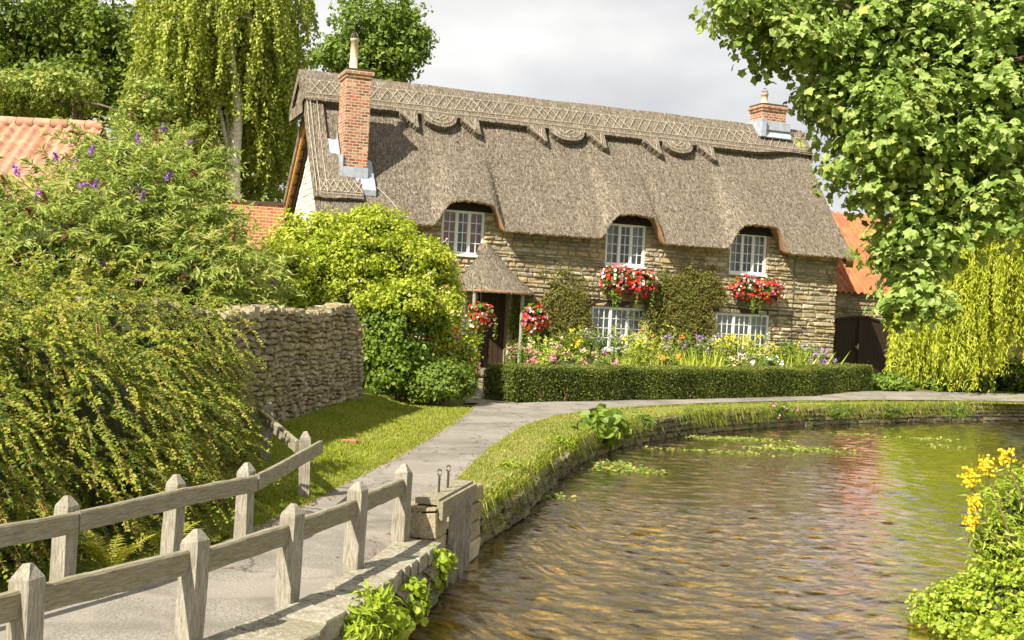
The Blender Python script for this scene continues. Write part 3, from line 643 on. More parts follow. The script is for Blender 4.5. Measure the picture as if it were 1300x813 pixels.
# door and porch
mb = MB(); u0, u1, z0, z1 = DR; mb.box((u0, .3, z0), (u1, .36, z1))
for i in range(6): a_ = u0+(u1-u0)*i/6; mb.box((a_+.008, .27, z0+.05), (a_+(u1-u0)/6-.008, .3, z1-.05))
dr_ = hb(mb, 'door', 'doorwood'); mb = MB(); mb.box((u1-.14, .22, 1.35), (u1-.1, .27, 1.5)); hb(mb, 'handle', 'iron', dr_)
mb = MB(); mb.box((u0-.25, -.75, .2), (u1+.2, .28, z0-.002)); hb(mb, 'doorstep', 'slab')
PC, PR, PZ = 4.74, 1.33, 2.62
mb = MB(); ph = np.linspace(math.pi, 2*math.pi, 44); prof = [(0.04, 1.46), (.12, 1.42), (.17, 1.3), (.24, 1.12), (.33, .95), (.48, .72), (.66, .48), (.84, .24), (.97, .06), (1.0, 0), (.97, -.02), (.8, .12), (.5, .3), (.1, .3)]
T = np.array([[(PC+PR*r_*math.cos(t)-.28*(h_/1.46), .1+(1.12*r_+.05)*math.sin(t), PZ+h_+random.gauss(0, .008)) for t in ph] for r_, h_ in prof]); mb.grid(T[:9], 0); mb.grid(T[8:], 1)
k = 5000; t_ = rng.uniform(math.pi, 2*math.pi, k); q_ = rng.uniform(.2, 1, k); hh = np.interp(q_, [p[0] for p in prof[:10]], [p[1] for p in prof[:10]])
porch = hb(mb, 'porch_roof', ['thatch', 'reed'], smooth=True)
mb = MB(); pos = np.stack([PC+PR*q_*np.cos(t_)-.28*hh/1.46, .1+(1.12*q_+.05)*np.sin(t_), PZ+hh], 1); nr = np.stack([np.cos(t_), np.sin(t_), np.full(k, .9)], 1)
leaves(mb, pos, nr+rng.normal(size=(k, 3))*.3, .03+.05*rng.random(k), 'lance', np.stack([np.cos(t_), np.sin(t_), -np.full(k, 1.1)], 1)+rng.normal(size=(k, 3))*.25); hb(mb, 'porch_straw', 'straw', porch)
for uq, vq in ((5.42, -.72), (5.6, -.3), (3.95, -.72), (3.8, -.3)):
    mb = MB(); mb.tube([(uq, vq, .25), (uq+.01, vq, 1.5), (uq, vq, 2.78)], [.06, .055, .055], 8); hb(mb, 'porch_post', 'wood_post', smooth=True)
mb = MB(); mb.beam((3.8, -.74, 2.66), (5.6, -.74, 2.66), .08, .08); hb(mb, 'porch_beam', 'wood_post')
mb = MB(); mb.tube([(14.35, -.07, 2.44), (15.0, -.08, 2.46), (15.4, -.08, 2.38)], .018, 5); hb(mb, 'bracket', 'iron')
mb = MB(); mb.tube([(15.1, -.07, 1.1), (15.1, -.07, 4.3)], .012, 5); hb(mb, 'wall_cable', 'iron')
# ------------------------------------------------------------------ pantile roofs and neighbouring buildings
def pantiles(mb, W, S, mapf, tw=.3, tl=.36):
    nc = int(W/tw); nr_ = int(S/tl); tt = np.linspace(0, 1, 7)[:-1]
    xs = np.concatenate([(i+tt)*tw for i in range(nc)]+[[nc*tw]])
    for r_ in range(nr_):
        h0 = .05*np.sin(xs/tw*2*math.pi); j_ = np.repeat(rng.normal(size=nc)*.008, 6); j_ = np.append(j_, 0)
        rows_ = [(r_*tl-.03, .045), (r_*tl, .05), ((r_+1)*tl, .0)]; rows_[0] = (r_*tl, .0)
        V3 = np.array([[mapf(x, s_, h+o+j) for x, h, j in zip(xs, h0, j_)] for s_, o in rows_])
        cr3 = np.repeat(rng.random(nc), 6); cr3 = np.append(cr3, .5); mb.grid(V3, 0, np.tile(cr3, 3))
ob = thing('tiled_outbuilding', 'low building with a pink clay pantile roof behind the purple-flowered shrub', 'outbuilding', (-15, 30, 0))
B0 = P(-260, 150, 31); B1 = P(141, 150, 31); zr_ = 6.35; wd = B1[0]-B0[0]; rp = R(38)
mb = MB(); S_len = 4.2
pantiles(mb, wd, S_len, lambda x, s, h: (B0[0]+x, 31-s*math.cos(rp)-h*math.sin(rp), zr_-s*math.sin(rp)+h*math.cos(rp)))
pantiles(mb, wd, S_len, lambda x, s, h: (B0[0]+x, 31+s*math.cos(rp)+h*math.sin(rp), zr_-s*math.sin(rp)+h*math.cos(rp)))
rf = mb.build('roof', 'pantile_pink', ob, True)
mb = MB()
for i in range(int(wd/.45)): x = B0[0]+i*.45; mb.tube([(x, 31, zr_+.03), (x+.43, 31, zr_+.03)], [.15, .14], 10)
mb.build('ridge_tile', 'pantile_pink', rf, True)
ez = zr_-S_len*math.sin(rp); mb = MB(); hx_ = S_len*math.cos(rp)-.3
mb.box((B0[0]+.2, 31-hx_, 0), (B1[0]-.15, 31+hx_, ez+.05)); mb.add([(B1[0]-.16, 31-hx_, ez), (B1[0]-.16, 31+hx_, ez), (B1[0]-.16, 31, zr_-.2)], [[0, 1, 2]]); mb.build('wall', 'wallbrick', ob)
# right building
c0 = P(1040, 368, 42.5); rb = thing('pantiled_house', 'stone building with an orange pantile roof behind the dark gate', 'house', (c0[0], c0[1], .4), AH)
mb = MB(); RW, RS = 9.0, 5.2; p2 = R(40)
pantiles(mb, RW, RS, lambda x, s, h: (x, -.3+(RS-s)*math.cos(p2)-h*math.sin(p2), 3.0+(RS-s)*math.sin(p2)+h*math.cos(p2)), .27, .34)
mb.add([(0, -.3+RS*math.cos(p2), 3.0+RS*math.sin(p2)), (RW, -.3+RS*math.cos(p2), 3.0+RS*math.sin(p2)), (RW, -.3+2*RS*math.cos(p2), 3), (0, -.3+2*RS*math.cos(p2), 3)], [[0, 1, 2, 3]])
mb.build('roof', 'pantile', rb, False, world=False)
mb = MB(); mb.box((.1, 0, -.4), (RW-.1, 7.3, 3.05)); stones(mb, RW-.2, lambda s: -.3, lambda s: 3.05, lambda s, o, z: (s+.1, o, z), prot=.03, mat=1); mb.build('wall', ['mortar', 'stone'], rb, world=False)
# brick garden wall behind the gable
a0 = P(240, 253, 36.5); a1 = P(361, 251, 37.2)
mb = MB(); mb.box((a0[0], 0, 0), (a1[0], .25, a0[2]), fn=lambda x, y, z: (x, 36.5+(x-a0[0])*.25+y, z)); bw = thing('brick_wall', 'orange brick wall meeting the white cottage gable', 'wall', (a0[0], 36.5, 0))
mb.build('brickwork', 'wallbrick', bw)
mb = MB(); mb.box((a0[0]-.05, -.05, a0[2]), (a1[0], .3, a0[2]+.09), fn=lambda x, y, z: (x, 36.5+(x-a0[0])*.25+y, z)); mb.build('coping', 'darkmortar', bw)
# gate
gp0 = P(1056, 480, 40.6); gp1 = P(1141, 481, 42.0); gz = float(land(gp0[0], gp0[1])); gd = gp1-gp0; gl_ = math.hypot(gd[0], gd[1]); ga = math.atan2(gd[1], gd[0])
gt = thing('wooden_gate', 'dark brown boarded double gate with a curved top beside the cottage', 'gate', (gp0[0], gp0[1], gz), ga)
def gtop(t): return 2.05+.12*math.sin(min(t/.36, 1)*math.pi*.5) if t < .36 else 2.2-.5*sm(.4, 1., np.array(t))*.6
def leafp(t0, t1, nb):
    mb = MB()
    for i in range(nb):
        a_, b_ = t0+(t1-t0)*i/nb, t0+(t1-t0)*(i+1)/nb
        x0, x1 = a_*gl_+.008, b_*gl_-.008; h0, h1 = float(gtop(a_)), float(gtop(b_))
        mb.add([(x0, 0, .04), (x1, 0, .04), (x1, .035, .04), (x0, .035, .04), (x0, 0, h0), (x1, 0, h1), (x1, .035, h1), (x0, .035, h0)], [[0, 3, 2, 1], [4, 5, 6, 7], [0, 1, 5, 4], [1, 2, 6, 5], [2, 3, 7, 6], [3, 0, 4, 7]])
    n_ = 10; tt = np.linspace(t0, t1, n_)
    for a_, b_ in zip(tt[:-1], tt[1:]): mb.beam((a_*gl_, 0, float(gtop(a_))), (b_*gl_, 0, float(gtop(b_))), .08, .07)
    for x in (t0, t1): mb.box((x*gl_-.04, -.045, .03), (x*gl_+.04, 0, float(gtop(x))-.03))
    mb.box((t0*gl_+.04, .036, .3), (t1*gl_-.04, .08, .42)); return mb
g1 = leafp(.03, .36, 7).build('gate_leaf', 'gatewood', gt, world=False); leafp(.39, .97, 13).build('gate_leaf', 'gatewood', gt, world=False)
mb = MB(); mb.box((.33*gl_, -.07, 1.05), (.35*gl_, -.045, 1.25)); mb.box((.3*gl_, -.075, 1.12), (.35*gl_, -.05, 1.15)); mb.build('latch', 'lead', g1, world=False)
for t in (0, 1): mb = MB(); mb.box((t*gl_-.07, -.02, 0), (t*gl_+.07, .12, 2.1+(.1 if t else 0))); mb.build('gate_post', 'gatewood', gt, world=False)
# far boundary wall right of the gate
w0 = np.array([gp1[0]+.1, gp1[1]]); w1_ = np.array([gp1[0]+9, gp1[1]+4]); fn, L_ = polymap([w0, w1_])
mb = MB(); stones(mb, L_, lambda s: .2, lambda s: 2.1, fn, mat=0); mb.box((0, .0, 0), (L_, .3, 2.15), 1, fn=lambda s, o, z: fn(s, o, z)); tag(mb.build('stone_wall', ['stone', 'mortar'], None, loc=(w0[0], w0[1], 0)), 'pale stone wall running behind the willow curtain', 'wall')
# ------------------------------------------------------------------ dry stone wall on the left
wl = [(-3.75, 10.4), (-3.6, 11.4), (-3.5, 12.4), (-3.42, 13.2), (-3.34, 15), (-3.2, 17), (-3.05, 19), (-2.93, 20.5), (-2.8, 21.6), (-2.78, 22.3)]+[(-3.0, 22.75), (-3.5, 22.95), (-4.4, 23.1)]
wl = smooth_line(wl, 1); fn, L_ = polymap(wl, -1)
def wtop(s): return 1.79+.05*math.sin(s*1.3)+.12*math.exp(-((s-L_*.72)/1.6)**2)-.85*float(sm(L_*.77, L_*.86, np.array(s)))
fn2 = lambda s, o, z: fn(s, -o, z)
mb = MB(); stones(mb, L_, lambda s: .0, wtop, lambda s, o, z: fn(s, o, z+.022*math.sin(s*1.7+z*2.3)+.016*math.sin(s*6.3-z*5)+.01*math.sin(s*13+z*11)), hr=(.045, .125), lr=(.06, .24), prot=.06, jit=.028, gap=.006)
ss = np.linspace(0, L_, 60)
mb.grid(np.array([[fn(s, o, z if z < 1 else wtop(s)-.05) for s in ss] for o, z in ((.01, 0), (.01, 2), (.42, 2), (.42, 0))]), 1)
for s in np.arange(0, L_, .13):   # ragged cope
    for o in (.02, .17, .3):
        z = wtop(s)-.06; h = random.uniform(.04, .11); l = random.uniform(.1, .2); j = random.uniform(-.03, .03)
        mb.box((s, o-.05+j, z), (s+l, o+.13+j, z+h), 0, fn=lambda a_, b_, c_: tuple(np.array(fn(a_, b_, c_))+rng.normal(size=3)*.012))
k = 5000; s_ = rng.uniform(0, L_*.78, k)
for i in range(0): pass
tag(mb.build('stone_wall', ['drystone', 'darkmortar'], None, loc=(wl[0][0], wl[0][1], 0)), 'tall rough rubble garden wall rising beside the lawn', 'wall')
# ------------------------------------------------------------------ fences
def post(parent, x, y, yaw, h=.65, w=.135, lean=(0, 0), z0=None):
    z = float(land(x, y)) if z0 is None else z0; mb = MB(); c_, s_ = math.cos(yaw), math.sin(yaw); j = lambda: random.uniform(-.004, .004)
    lv = [(-.25, 1), (.15, 1.0), (.38, .98), (h-.075, .97), (h-.055, .93), (h+.005, .28)]; vs = []
    for zz_, k_ in lv:
        for sx, sy in ((-1, -1), (1, -1), (1, 1), (-1, 1)):
            dx, dy = sx*w/2*k_+j(), sy*w/2*k_+j(); vs.append((x+dx*c_-dy*s_+lean[0]*zz_, y+dx*s_+dy*c_+lean[1]*zz_, z+zz_+j()))
    f_ = [[i*4+a_, i*4+(a_+1) % 4, i*4+4+(a_+1) % 4, i*4+4+a_] for i in range(5) for a_ in range(4)]+[[20, 21, 22, 23]]
    mb.add(vs, f_); return mb.build('post', 'wood_post', parent)
def rail(p, q, w, h, par):
    d = Vector(q-p); L_ = d.length; mb = MB(); n_ = 9; tt = np.linspace(0, L_, n_); vs = []
    for y in tt:
        jx, jz, jh = random.gauss(0, .001), random.gauss(0, .0012), random.gauss(0, .0015)
        for sx, sz in ((-1, -1), (1, -1), (1, .82), (.7, 1), (-.7, 1), (-1, .82)): vs.append((sx*w/2+jx, y, sz*(h/2+jh)+jz))
    f_ = [[i*6+a_, i*6+(a_+1) % 6, i*6+6+(a_+1) % 6, i*6+6+a_] for i in range(n_-1) for a_ in range(6)]; mb.add(vs, f_); mb.add([vs[i] for i in range(6)], [[5, 4, 3, 2, 1, 0]]); mb.add(vs[-6:], [[0, 1, 2, 3, 4, 5]])
    o = mb.build('rail', 'wood_rail', par, world=False); o.location = Vector(p)-Vector(par['_o']); o.rotation_euler = d.to_track_quat('Y', 'Z').to_euler(); return o
RP = [(-3.35, 2.9), (-2.7, 4.1), (-2.11, 5.28), (-1.64, 6.3), (-1.3, 7.27), (-1.035, 8.36), (-.807, 9.46)]
LPt = [(-3.9, 4.4), (-3.2, 5.85), (-2.64, 7.15), (-2.3, 8.26), (-1.98, 9.07), (-1.94, 11.5), (-2.62, 12.95)]
rf_ = thing('timber_fence', 'weathered post and rail fence on the stone slabs by the water', 'fence', (-1.64, 6.3, 0))
lf_ = thing('timber_fence', 'weathered post and rail fence along the foot of the trailing shrub', 'fence', (-2.3, 8.26, 0))
for i, (x, y) in enumerate(RP): post(rf_, x, y, R(-20)+random.uniform(-.05, .05), .65, .112, (random.uniform(.0, .03), 0))
for i, (x, y) in enumerate(LPt): post(lf_, x, y, R(-20 if i < 5 else 8), .65, .105, (random.uniform(-.02, .02), 0))
for (a_, b_) in zip(RP[:-1], RP[1:]):
    mb = MB(); p, q = np.array([*a_, .475+random.uniform(-.01, .01)]), np.array([*b_, .475+random.uniform(-.01, .01)]); rail(p, q, .05, .125, rf_)
for i, (a_, b_) in enumerate(zip(LPt[:-1], LPt[1:])):
    d = unit(np.array([b_[0]-a_[0], b_[1]-a_[1]])); nrm_ = np.array([d[1], -d[0]])*(.085 if i < 5 else -.085)
    p = np.array([a_[0]+nrm_[0], a_[1]+nrm_[1], float(land(*a_))+.505]); q = np.array([b_[0]+nrm_[0], b_[1]+nrm_[1], float(land(*b_))+.505])
    if i == 4: q += np.array([.05, .05, 0])
    rail(p, q, .045, .12, lf_)
# ------------------------------------------------------------------ slab coping, bank wall, sluice
inn = smooth_line([(-3.6, 2.0), (-2.9, 3.4), (-2.25, 4.7), (-1.95, 5.4), (-1.5, 6.3), (-1.17, 7.2), (-.97, 8.1), (-.8, 8.95), (-.75, 9.62)], 1); outr = smooth_line([(-2.9, 1.6), (-2.2, 3.0), (-1.62, 4.3), (-1.28, 5.3), (-1.03, 6.5), (-.83, 7.5), (-.68, 8.4), (-.52, 9.2), (-.48, 9.5)], 1)
inn[:, 0] -= .1
def along(pl, t):
    seg = np.linalg.norm(np.diff(pl, axis=0), axis=1); cum = np.concatenate([[0], np.cumsum(seg)])/seg.sum(); return np.array([np.interp(t, cum, pl[:, 0]), np.interp(t, cum, pl[:, 1])])
mb = MB(); t = 0
while t < .99:
    dt = random.uniform(.018, .04); t1 = min(1, t+dt)
    a, b, c_, d = along(inn, t+.001), along(outr, t+.001), along(outr, t1-.001), along(inn, t1-.001); b = b+(b-a)*random.uniform(-.04, .08); c_ = c_+(c_-d)*random.uniform(-.04, .08)
    zt_ = .045+random.uniform(-.008, .012); up_ = [(*a, zt_), (*b, zt_+random.uniform(-.01, .01)), (*c_, zt_+random.uniform(-.01, .01)), (*d, zt_)]
    cen = np.mean(up_, 0); top_ = [tuple(cen+(np.array(p)-cen)*np.array([.97, .97, 1])) for p in up_]; mid_ = [(p[0], p[1], p[2]-.012) for p in up_]; lo_ = [(p[0], p[1], -.07) for p in up_]
    mb.add(top_+mid_+lo_, [[0, 1, 2, 3]]+[[4+i, 4+(i+1) % 4, (i+1) % 4, i] for i in range(4)]+[[8+i, 8+(i+1) % 4, 4+(i+1) % 4, 4+i] for i in range(4)]); t = t1
sb = tag(mb.build('stone_coping', 'slab', None, loc=(-1.2, 7, 0)), 'pale flagstone coping carrying the fence above the water', 'coping')
bankline = np.concatenate([outr[:-1]+[-.03, 0], BKs[(BKs[:, 1] > 9.55) & (BKs[:, 1] < 44)]]); fn, L_ = polymap(bankline, -1)
mb = MB(); sl_ = np.linalg.norm(np.diff(outr, axis=0), axis=1).sum()
crest = lambda s: float(-.06 if s < sl_ else land(fn(s, 0, 0)[0], fn(s, 0, 0)[1])-.02)
stones(mb, L_, lambda s: -.85, crest, lambda s, o, z: fn(s, o, z), hr=(.06, .14), lr=(.12, .35), prot=.08, jit=.035, gap=.006)
ss = np.linspace(0, L_, 300); mb.grid(np.array([[fn(s, o-.0, z if z < -.5 else crest(s)) for s in ss] for o, z in ((.0, -.85), (.01, 0), (.35, 0))]), 1)
tag(mb.build('bank_wall', ['bankstone', 'darkmortar'], None, loc=(0, 14, 0)), 'mossy stone retaining wall of the far bank between grass and water', 'bank wall')
sg = thing('sluice', 'small wooden sluice between two stone piers at the water edge', 'sluice', (-.5, 10.2, 0))
def pier(x, y, sx, sy, z0, z1, yaw):
    mb = MB(); c_, s_ = math.cos(yaw), math.sin(yaw); z = z0
    while z < z1-.02:
        h = min(random.uniform(.15, .24), z1-z)
        for part_ in range(2):
            xa, xb = (-sx/2, random.uniform(-.05, .05)) if part_ == 0 else (random.uniform(-.04, .04), sx/2)
            def fq(a_, b_, c2): a_ += random.gauss(0, .012); b_ += random.gauss(0, .012); return (x+a_*c_-b_*s_, y+a_*s_+b_*c_, c2+random.gauss(0, .006))
            mb.box((xa, -sy/2, z+.006), (xb, sy/2, z+h-.006), 0, fn=fq)
        z += h
    o = mb.build('pier', 'drystone', sg); md = o.modifiers.new('bev', 'BEVEL'); md.width = .02; md.segments = 2
pier(-.64, 9.78, .3, .34, -.9, .3, R(-14)); pier(-.37, 11.0, .26, .42, -.9, .3, R(-14))
mb = MB(); pA, pB = np.array([-.62, 9.66, .335]), np.array([-.38, 10.85, .335]); mb.beam(pA, pB, .2, .05); mb.beam(pA+[.11, -.03, -.07], pB+[.11, -.03, -.07], .05, .15); mb.build('beam', 'wood_rail', sg)
mb = MB(); dv = unit(pB-pA); 
for t in (.42, .62):
    for k_ in (-.05, .0, .05): q = pA+(pB-pA)*t+dv*k_; mb.box((q[0]+.115, q[1]-.017, -.55), (q[0]+.14, q[1]+.017, .25))
    q = pA+(pB-pA)*t; mb.box((q[0]+.1, q[1]-.1, -.5), (q[0]+.114, q[1]+.1, .2))
mb.build('gate_board', 'wood_post', sg)
for t in (.3, .52, .74): mb = MB(); q = pA+(pB-pA)*t; mb.box((q[0]+.1, q[1]-.03, -.7), (q[0]+.17, q[1]+.03, .27)); mb.build('gate_upright', 'wood_post', sg)
for t in (.3, .55):
    mb = MB(); q = pA+(pB-pA)*t; mb.tube([q, q+[0, 0, .17]], .011, 6); mb.tube([q+[0, 0, .17]+np.array([.018*math.sin(a_), 0, .025-.025*math.cos(a_)]) for a_ in np.linspace(0, 2*math.pi, 9)], .007, 5); mb.build('lifting_rod', 'iron', sg)
q = G(441, 563); mb = MB(); mb.box((q[0]-.13, q[1]-.06, q[2]), (q[0]+.13, q[1]+.06, q[2]+.05)); o = tag(mb.build('brick', 'wallbrick', None, loc=tuple(q)), 'loose dark red brick lying on the lawn', 'brick'); md = o.modifiers.new('bev', 'BEVEL'); md.width = .008
q = G(524, 506); mb = MB(); mb.box((q[0]-.16, q[1]-.12, q[2]-.05), (q[0]+.16, q[1]+.12, q[2]+.2), fn=lambda a_, b_, c_: (a_+random.gauss(0, .015), b_, c_+random.gauss(0, .01))); o = tag(mb.build('stone_block', 'slab', None, loc=tuple(q)), 'square pale stone block at the head of the lawn', 'stone block'); md = o.modifiers.new('bev', 'BEVEL'); md.width = .02
# ------------------------------------------------------------------ hedge
h0 = G(653, 513)[:2]; h1 = G(1104, 497.5)[:2]; hd = h1-h0; hl = np.linalg.norm(hd); hd /= hl; hn = np.array([-hd[1], hd[0]]); HW, HH = 1.0, .78
def hmap(s, w, z): g_ = float(land(*(h0+hd*s))); return (*(h0+hd*s+hn*w), g_+z)
hg = thing('box_hedge', 'low clipped box hedge with a flat top in front of the flower bed', 'hedge', (*h0, .1))
mb = MB(); ns = 60
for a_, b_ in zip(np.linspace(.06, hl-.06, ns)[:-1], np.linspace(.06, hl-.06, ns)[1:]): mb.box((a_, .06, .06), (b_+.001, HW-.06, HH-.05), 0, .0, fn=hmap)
k = 90000; fac = rng.choice(4, k, p=[.5, .36, .05, .09]); s_ = rng.uniform(0, hl, k); w_ = rng.uniform(0, HW, k); z_ = rng.uniform(.03, HH, k); nl = np.zeros((k, 3))
bulge = .03*np.sin(s_*2.1)+.025*np.sin(s_*5.3+z_*4)+.015*np.sin(s_*13+z_*9)+rng.normal(size=k)*.025*(1+1.5*(rng.random(k) < .06))
for fi, (wv, zv, sv, nv_) in enumerate((((0), None, None, (-hn[0], -hn[1], .2)), (None, HH, None, (0, 0, 1)), (None, None, 0, (-hd[0], -hd[1], .1)), (None, None, hl, (hd[0], hd[1], .1)))):
    mk = fac == fi; nl[mk] = nv_
    if wv is not None: w_[mk] = bulge[mk]
    if zv is not None: z_[mk] = HH+bulge[mk]*.6
    if sv is not None: s_[mk] = sv+bulge[mk]
gz_ = land(h0[0]+hd[0]*s_, h0[1]+hd[1]*s_)
pos = np.stack([h0[0]+hd[0]*s_+hn[0]*w_, h0[1]+hd[1]*s_+hn[1]*w_, gz_+z_], 1)
leaves(mb, pos, nl+rng.normal(size=(k, 3))*.55, .035+.03*rng.random(k), 'diamond', None, np.clip(.15+rng.random(k)*.6+(fac == 1)*.25+.12*np.sin(s_*3), 0, 1)); mb.build('foliage', 'hedge', hg)  # top leaves coloured lighter, so the sunlit top is painted into their tone
for s0 in (.75, 1.55, 3.3, 6):
    mb = MB()
    for _ in range(4): mb.tube([hmap(s0, .02, 0), hmap(s0+random.uniform(-.1, .1), -.03, .18), hmap(s0+random.uniform(-.25, .25), .06, .5)], [.025, .018, .008], 5)
    mb.build('stem', 'twig', hg)
# ------------------------------------------------------------------ grass
def blades(name, label, pg, k, h, mat, kindtag='stuff', lean=.5, far=None):
    pg = np.array(pg)[:, :2]; x0, y0 = pg.min(0); x1, y1 = pg.max(0); acc = []; tot_ = 0
    while tot_ < k:
        x = rng.uniform(x0, x1, k); y = rng.uniform(y0, y1, k); m_ = sdist(x, y, pg) < 0; m_ &= rng.random(k) < np.clip((14/np.maximum(y, 1))**1.3, 0, 1); acc.append(np.stack([x[m_], y[m_]], 1)); tot_ += m_.sum()
    xy = np.concatenate(acc)[:k]; k = len(xy); z = land(xy[:, 0], xy[:, 1])
    sc = np.clip(xy[:, 1]/14, .8, 2); hh = h*(.5+rng.random(k))*np.where(xy[:, 1] > 24, .38, .75*sc**.3); wd_ = .006*sc*(1+rng.random(k)); th = rng.uniform(0, 6.28, k); dx = np.stack([np.cos(th), np.sin(th), 0*th], 1)
    ln = rng.normal(size=(k, 3))*lean; ln[:, 2] = 0; b = np.stack([xy[:, 0], xy[:, 1], z], 1)
    tip = b+(ln+[0, 0, 1])*hh[:, None]; v_ = np.stack([b-dx*wd_[:, None], b+dx*wd_[:, None], tip], 1).reshape(-1, 3)
    pt = .5+.5*np.sin(xy[:, 0]*2.1+np.sin(xy[:, 1]*1.3)*2)*np.sin(xy[:, 1]*.9+xy[:, 0])
    mb = MB(); mb.add(v_, np.arange(3*k).reshape(-1, 3), 0, np.repeat(np.clip(.75*rng.random(k)+.3*pt, 0, 1), 3)); return tag(mb.build(name, mat), label, 'grass', kind=kindtag)
lawnpoly = [G(*p) for p in ((300, 690), (385, 648), (445, 615), (500, 586), (545, 560), (578, 539), (600, 521), (560, 511), (505, 506))]+[np.array([*p_, 0.]) for p_ in wl[::-1] if 11.5 < p_[1] < 22.6]
blades('lawn_grass', 'bright green mown lawn between the rubble wall and the path', lawnpoly, 90000, .05, 'grass')
cr2 = BKs[(BKs[:, 1] > 11) & (BKs[:, 1] < 60)]; nrm2 = np.gradient(cr2, axis=0); nrm2 = unit(np.stack([-nrm2[:, 1], nrm2[:, 0]], 1)); inner = cr2+nrm2*.12
rp2 = [tuple(G(*p)[:2]) for p in [(a_, b_+(1.2 if b_ < 530 else 0)) for a_, b_ in Rp[:11]]][::-1]+[(34, 45.8), (40, 49)]
bankpoly = [(*p, 0) for p in inner]+[(*p, 0) for p in rp2[::-1]]
blades('bank_grass', 'short pale grass strip between the path and the water', bankpoly, 110000, .05, 'drygrass')
# long grass hanging over the bank edge
k = 42000; s_ = rng.uniform(0, 1, k); seg = np.linalg.norm(np.diff(cr2, axis=0), axis=1); cum = np.concatenate([[0], np.cumsum(seg)]); dd = s_**1.15*min(cum[-1], 44)
dens = np.sin(dd*1.3)*np.sin(dd*.47+1)+rng.normal(size=k)*.5; dd = dd[dens > -.25-.6*sm(14, 22, dd)]; k = len(dd)
x = np.interp(dd, cum, cr2[:, 0]); y = np.interp(dd, cum, cr2[:, 1]); nx = np.interp(dd, cum, nrm2[:, 0]); ny = np.interp(dd, cum, nrm2[:, 1]); o_ = rng.uniform(-.02, .22, k)
b = np.stack([x+nx*o_, y+ny*o_, land(x, y)-.02-rng.random(k)**1.5*.28], 1); outw = np.stack([-nx, -ny, 0*nx], 1)+rng.normal(size=(k, 3))*[.5, .5, .1]; L_ = (.04+.15*rng.random(k)**1.8)*np.clip(y/16, .8, 1.3)
sx = unit(np.stack([-outw[:, 1], outw[:, 0], 0*x], 1))*(.006+.005*rng.random(k))[:, None]
m1 = b+outw*L_[:, None]*.35+[0, 0, .05]; m1[:, 2] += L_*.25; t1 = b+outw*L_[:, None]*.75; t1[:, 2] -= L_*.55
v_ = np.stack([b-sx, b+sx, m1+sx, m1-sx, t1], 1).reshape(-1, 3); i5 = np.arange(k)[:, None]*5; rr = np.repeat(rng.random(k), 5)
mb = MB(); mb.add(v_, i5+[0, 1, 2, 3], 0, rr); mb.add(v_, i5+[3, 2, 4], 0, rr); tag(mb.build('bank_fringe_grass', 'grass'), 'long tufted grass hanging over the bank edge to the water', 'grass', kind='stuff')
def edge_scatter(name, label, pts, k, spread, size, mat, shape, lift=.03):
    pts = smooth_line([tuple(p[:2]) for p in pts], 1); seg = np.linalg.norm(np.diff(pts, axis=0), axis=1); cum = np.concatenate([[0], np.cumsum(seg)]); d_ = rng.random(k)**1.5*cum[-1]
    x = np.interp(d_, cum, pts[:, 0])+rng.normal(size=k)*spread; y = np.interp(d_, cum, pts[:, 1])+rng.normal(size=k)*spread
    mb = MB(); leaves(mb, np.stack([x, y, land(x, y)+lift], 1), rng.normal(size=(k, 3))*.3+[0, 0, 1], size*(.5+rng.random(k)), shape); return tag(mb.build(name, mat), label, 'litter', kind='stuff')
LE = [G(*p) for p in Lp[2:11]]; RE = [G(*p) for p in Rp[:15]][::-1]
edge_scatter('path_litter', 'fallen leaves and grit along the left edge of the path', LE, 900, .1, .022, 'f_spent', 'round')
edge_scatter('path_litter', 'fallen leaves and grit along the waterside edge of the path', RE, 700, .09, .022, 'f_spent', 'round')
for nm, lb, ED, k in (('edge_grass', 'ragged grass creeping over the left edge of the path', LE, 16000), ('edge_grass', 'ragged grass creeping over the waterside edge of the path', RE[3:], 12000)):
    pts = smooth_line([tuple(p[:2]) for p in ED], 1); seg = np.linalg.norm(np.diff(pts, axis=0), axis=1); cum = np.concatenate([[0], np.cumsum(seg)]); d_ = rng.random(k)**1.4*cum[-1]
    wv_ = .05*np.sin(d_*4)+.04*np.sin(d_*11+1)+.03*np.sin(d_*23); sg_ = -1 if ED is LE else 1
    x = np.interp(d_, cum, pts[:, 0])+sg_*(.03-wv_*.6+np.abs(rng.normal(size=k))*.07); y = np.interp(d_, cum, pts[:, 1]); z = land(x, y)+.01; hh = .02+.035*rng.random(k); th = rng.uniform(0, 6.28, k); w2 = .005*np.clip(y/12, .8, 2)
    dx = np.stack([np.cos(th)*w2, np.sin(th)*w2, 0*th], 1); b = np.stack([x, y, z], 1); tip = b+np.stack([rng.normal(size=k)*.5*hh, rng.normal(size=k)*.5*hh, hh], 1)
    mb = MB(); mb.add(np.stack([b-dx, b+dx, tip], 1).reshape(-1, 3), np.arange(3*k).reshape(-1, 3), 0, np.repeat(rng.random(k), 3)); tag(mb.build(nm, 'grass'), lb, 'grass', kind='stuff')
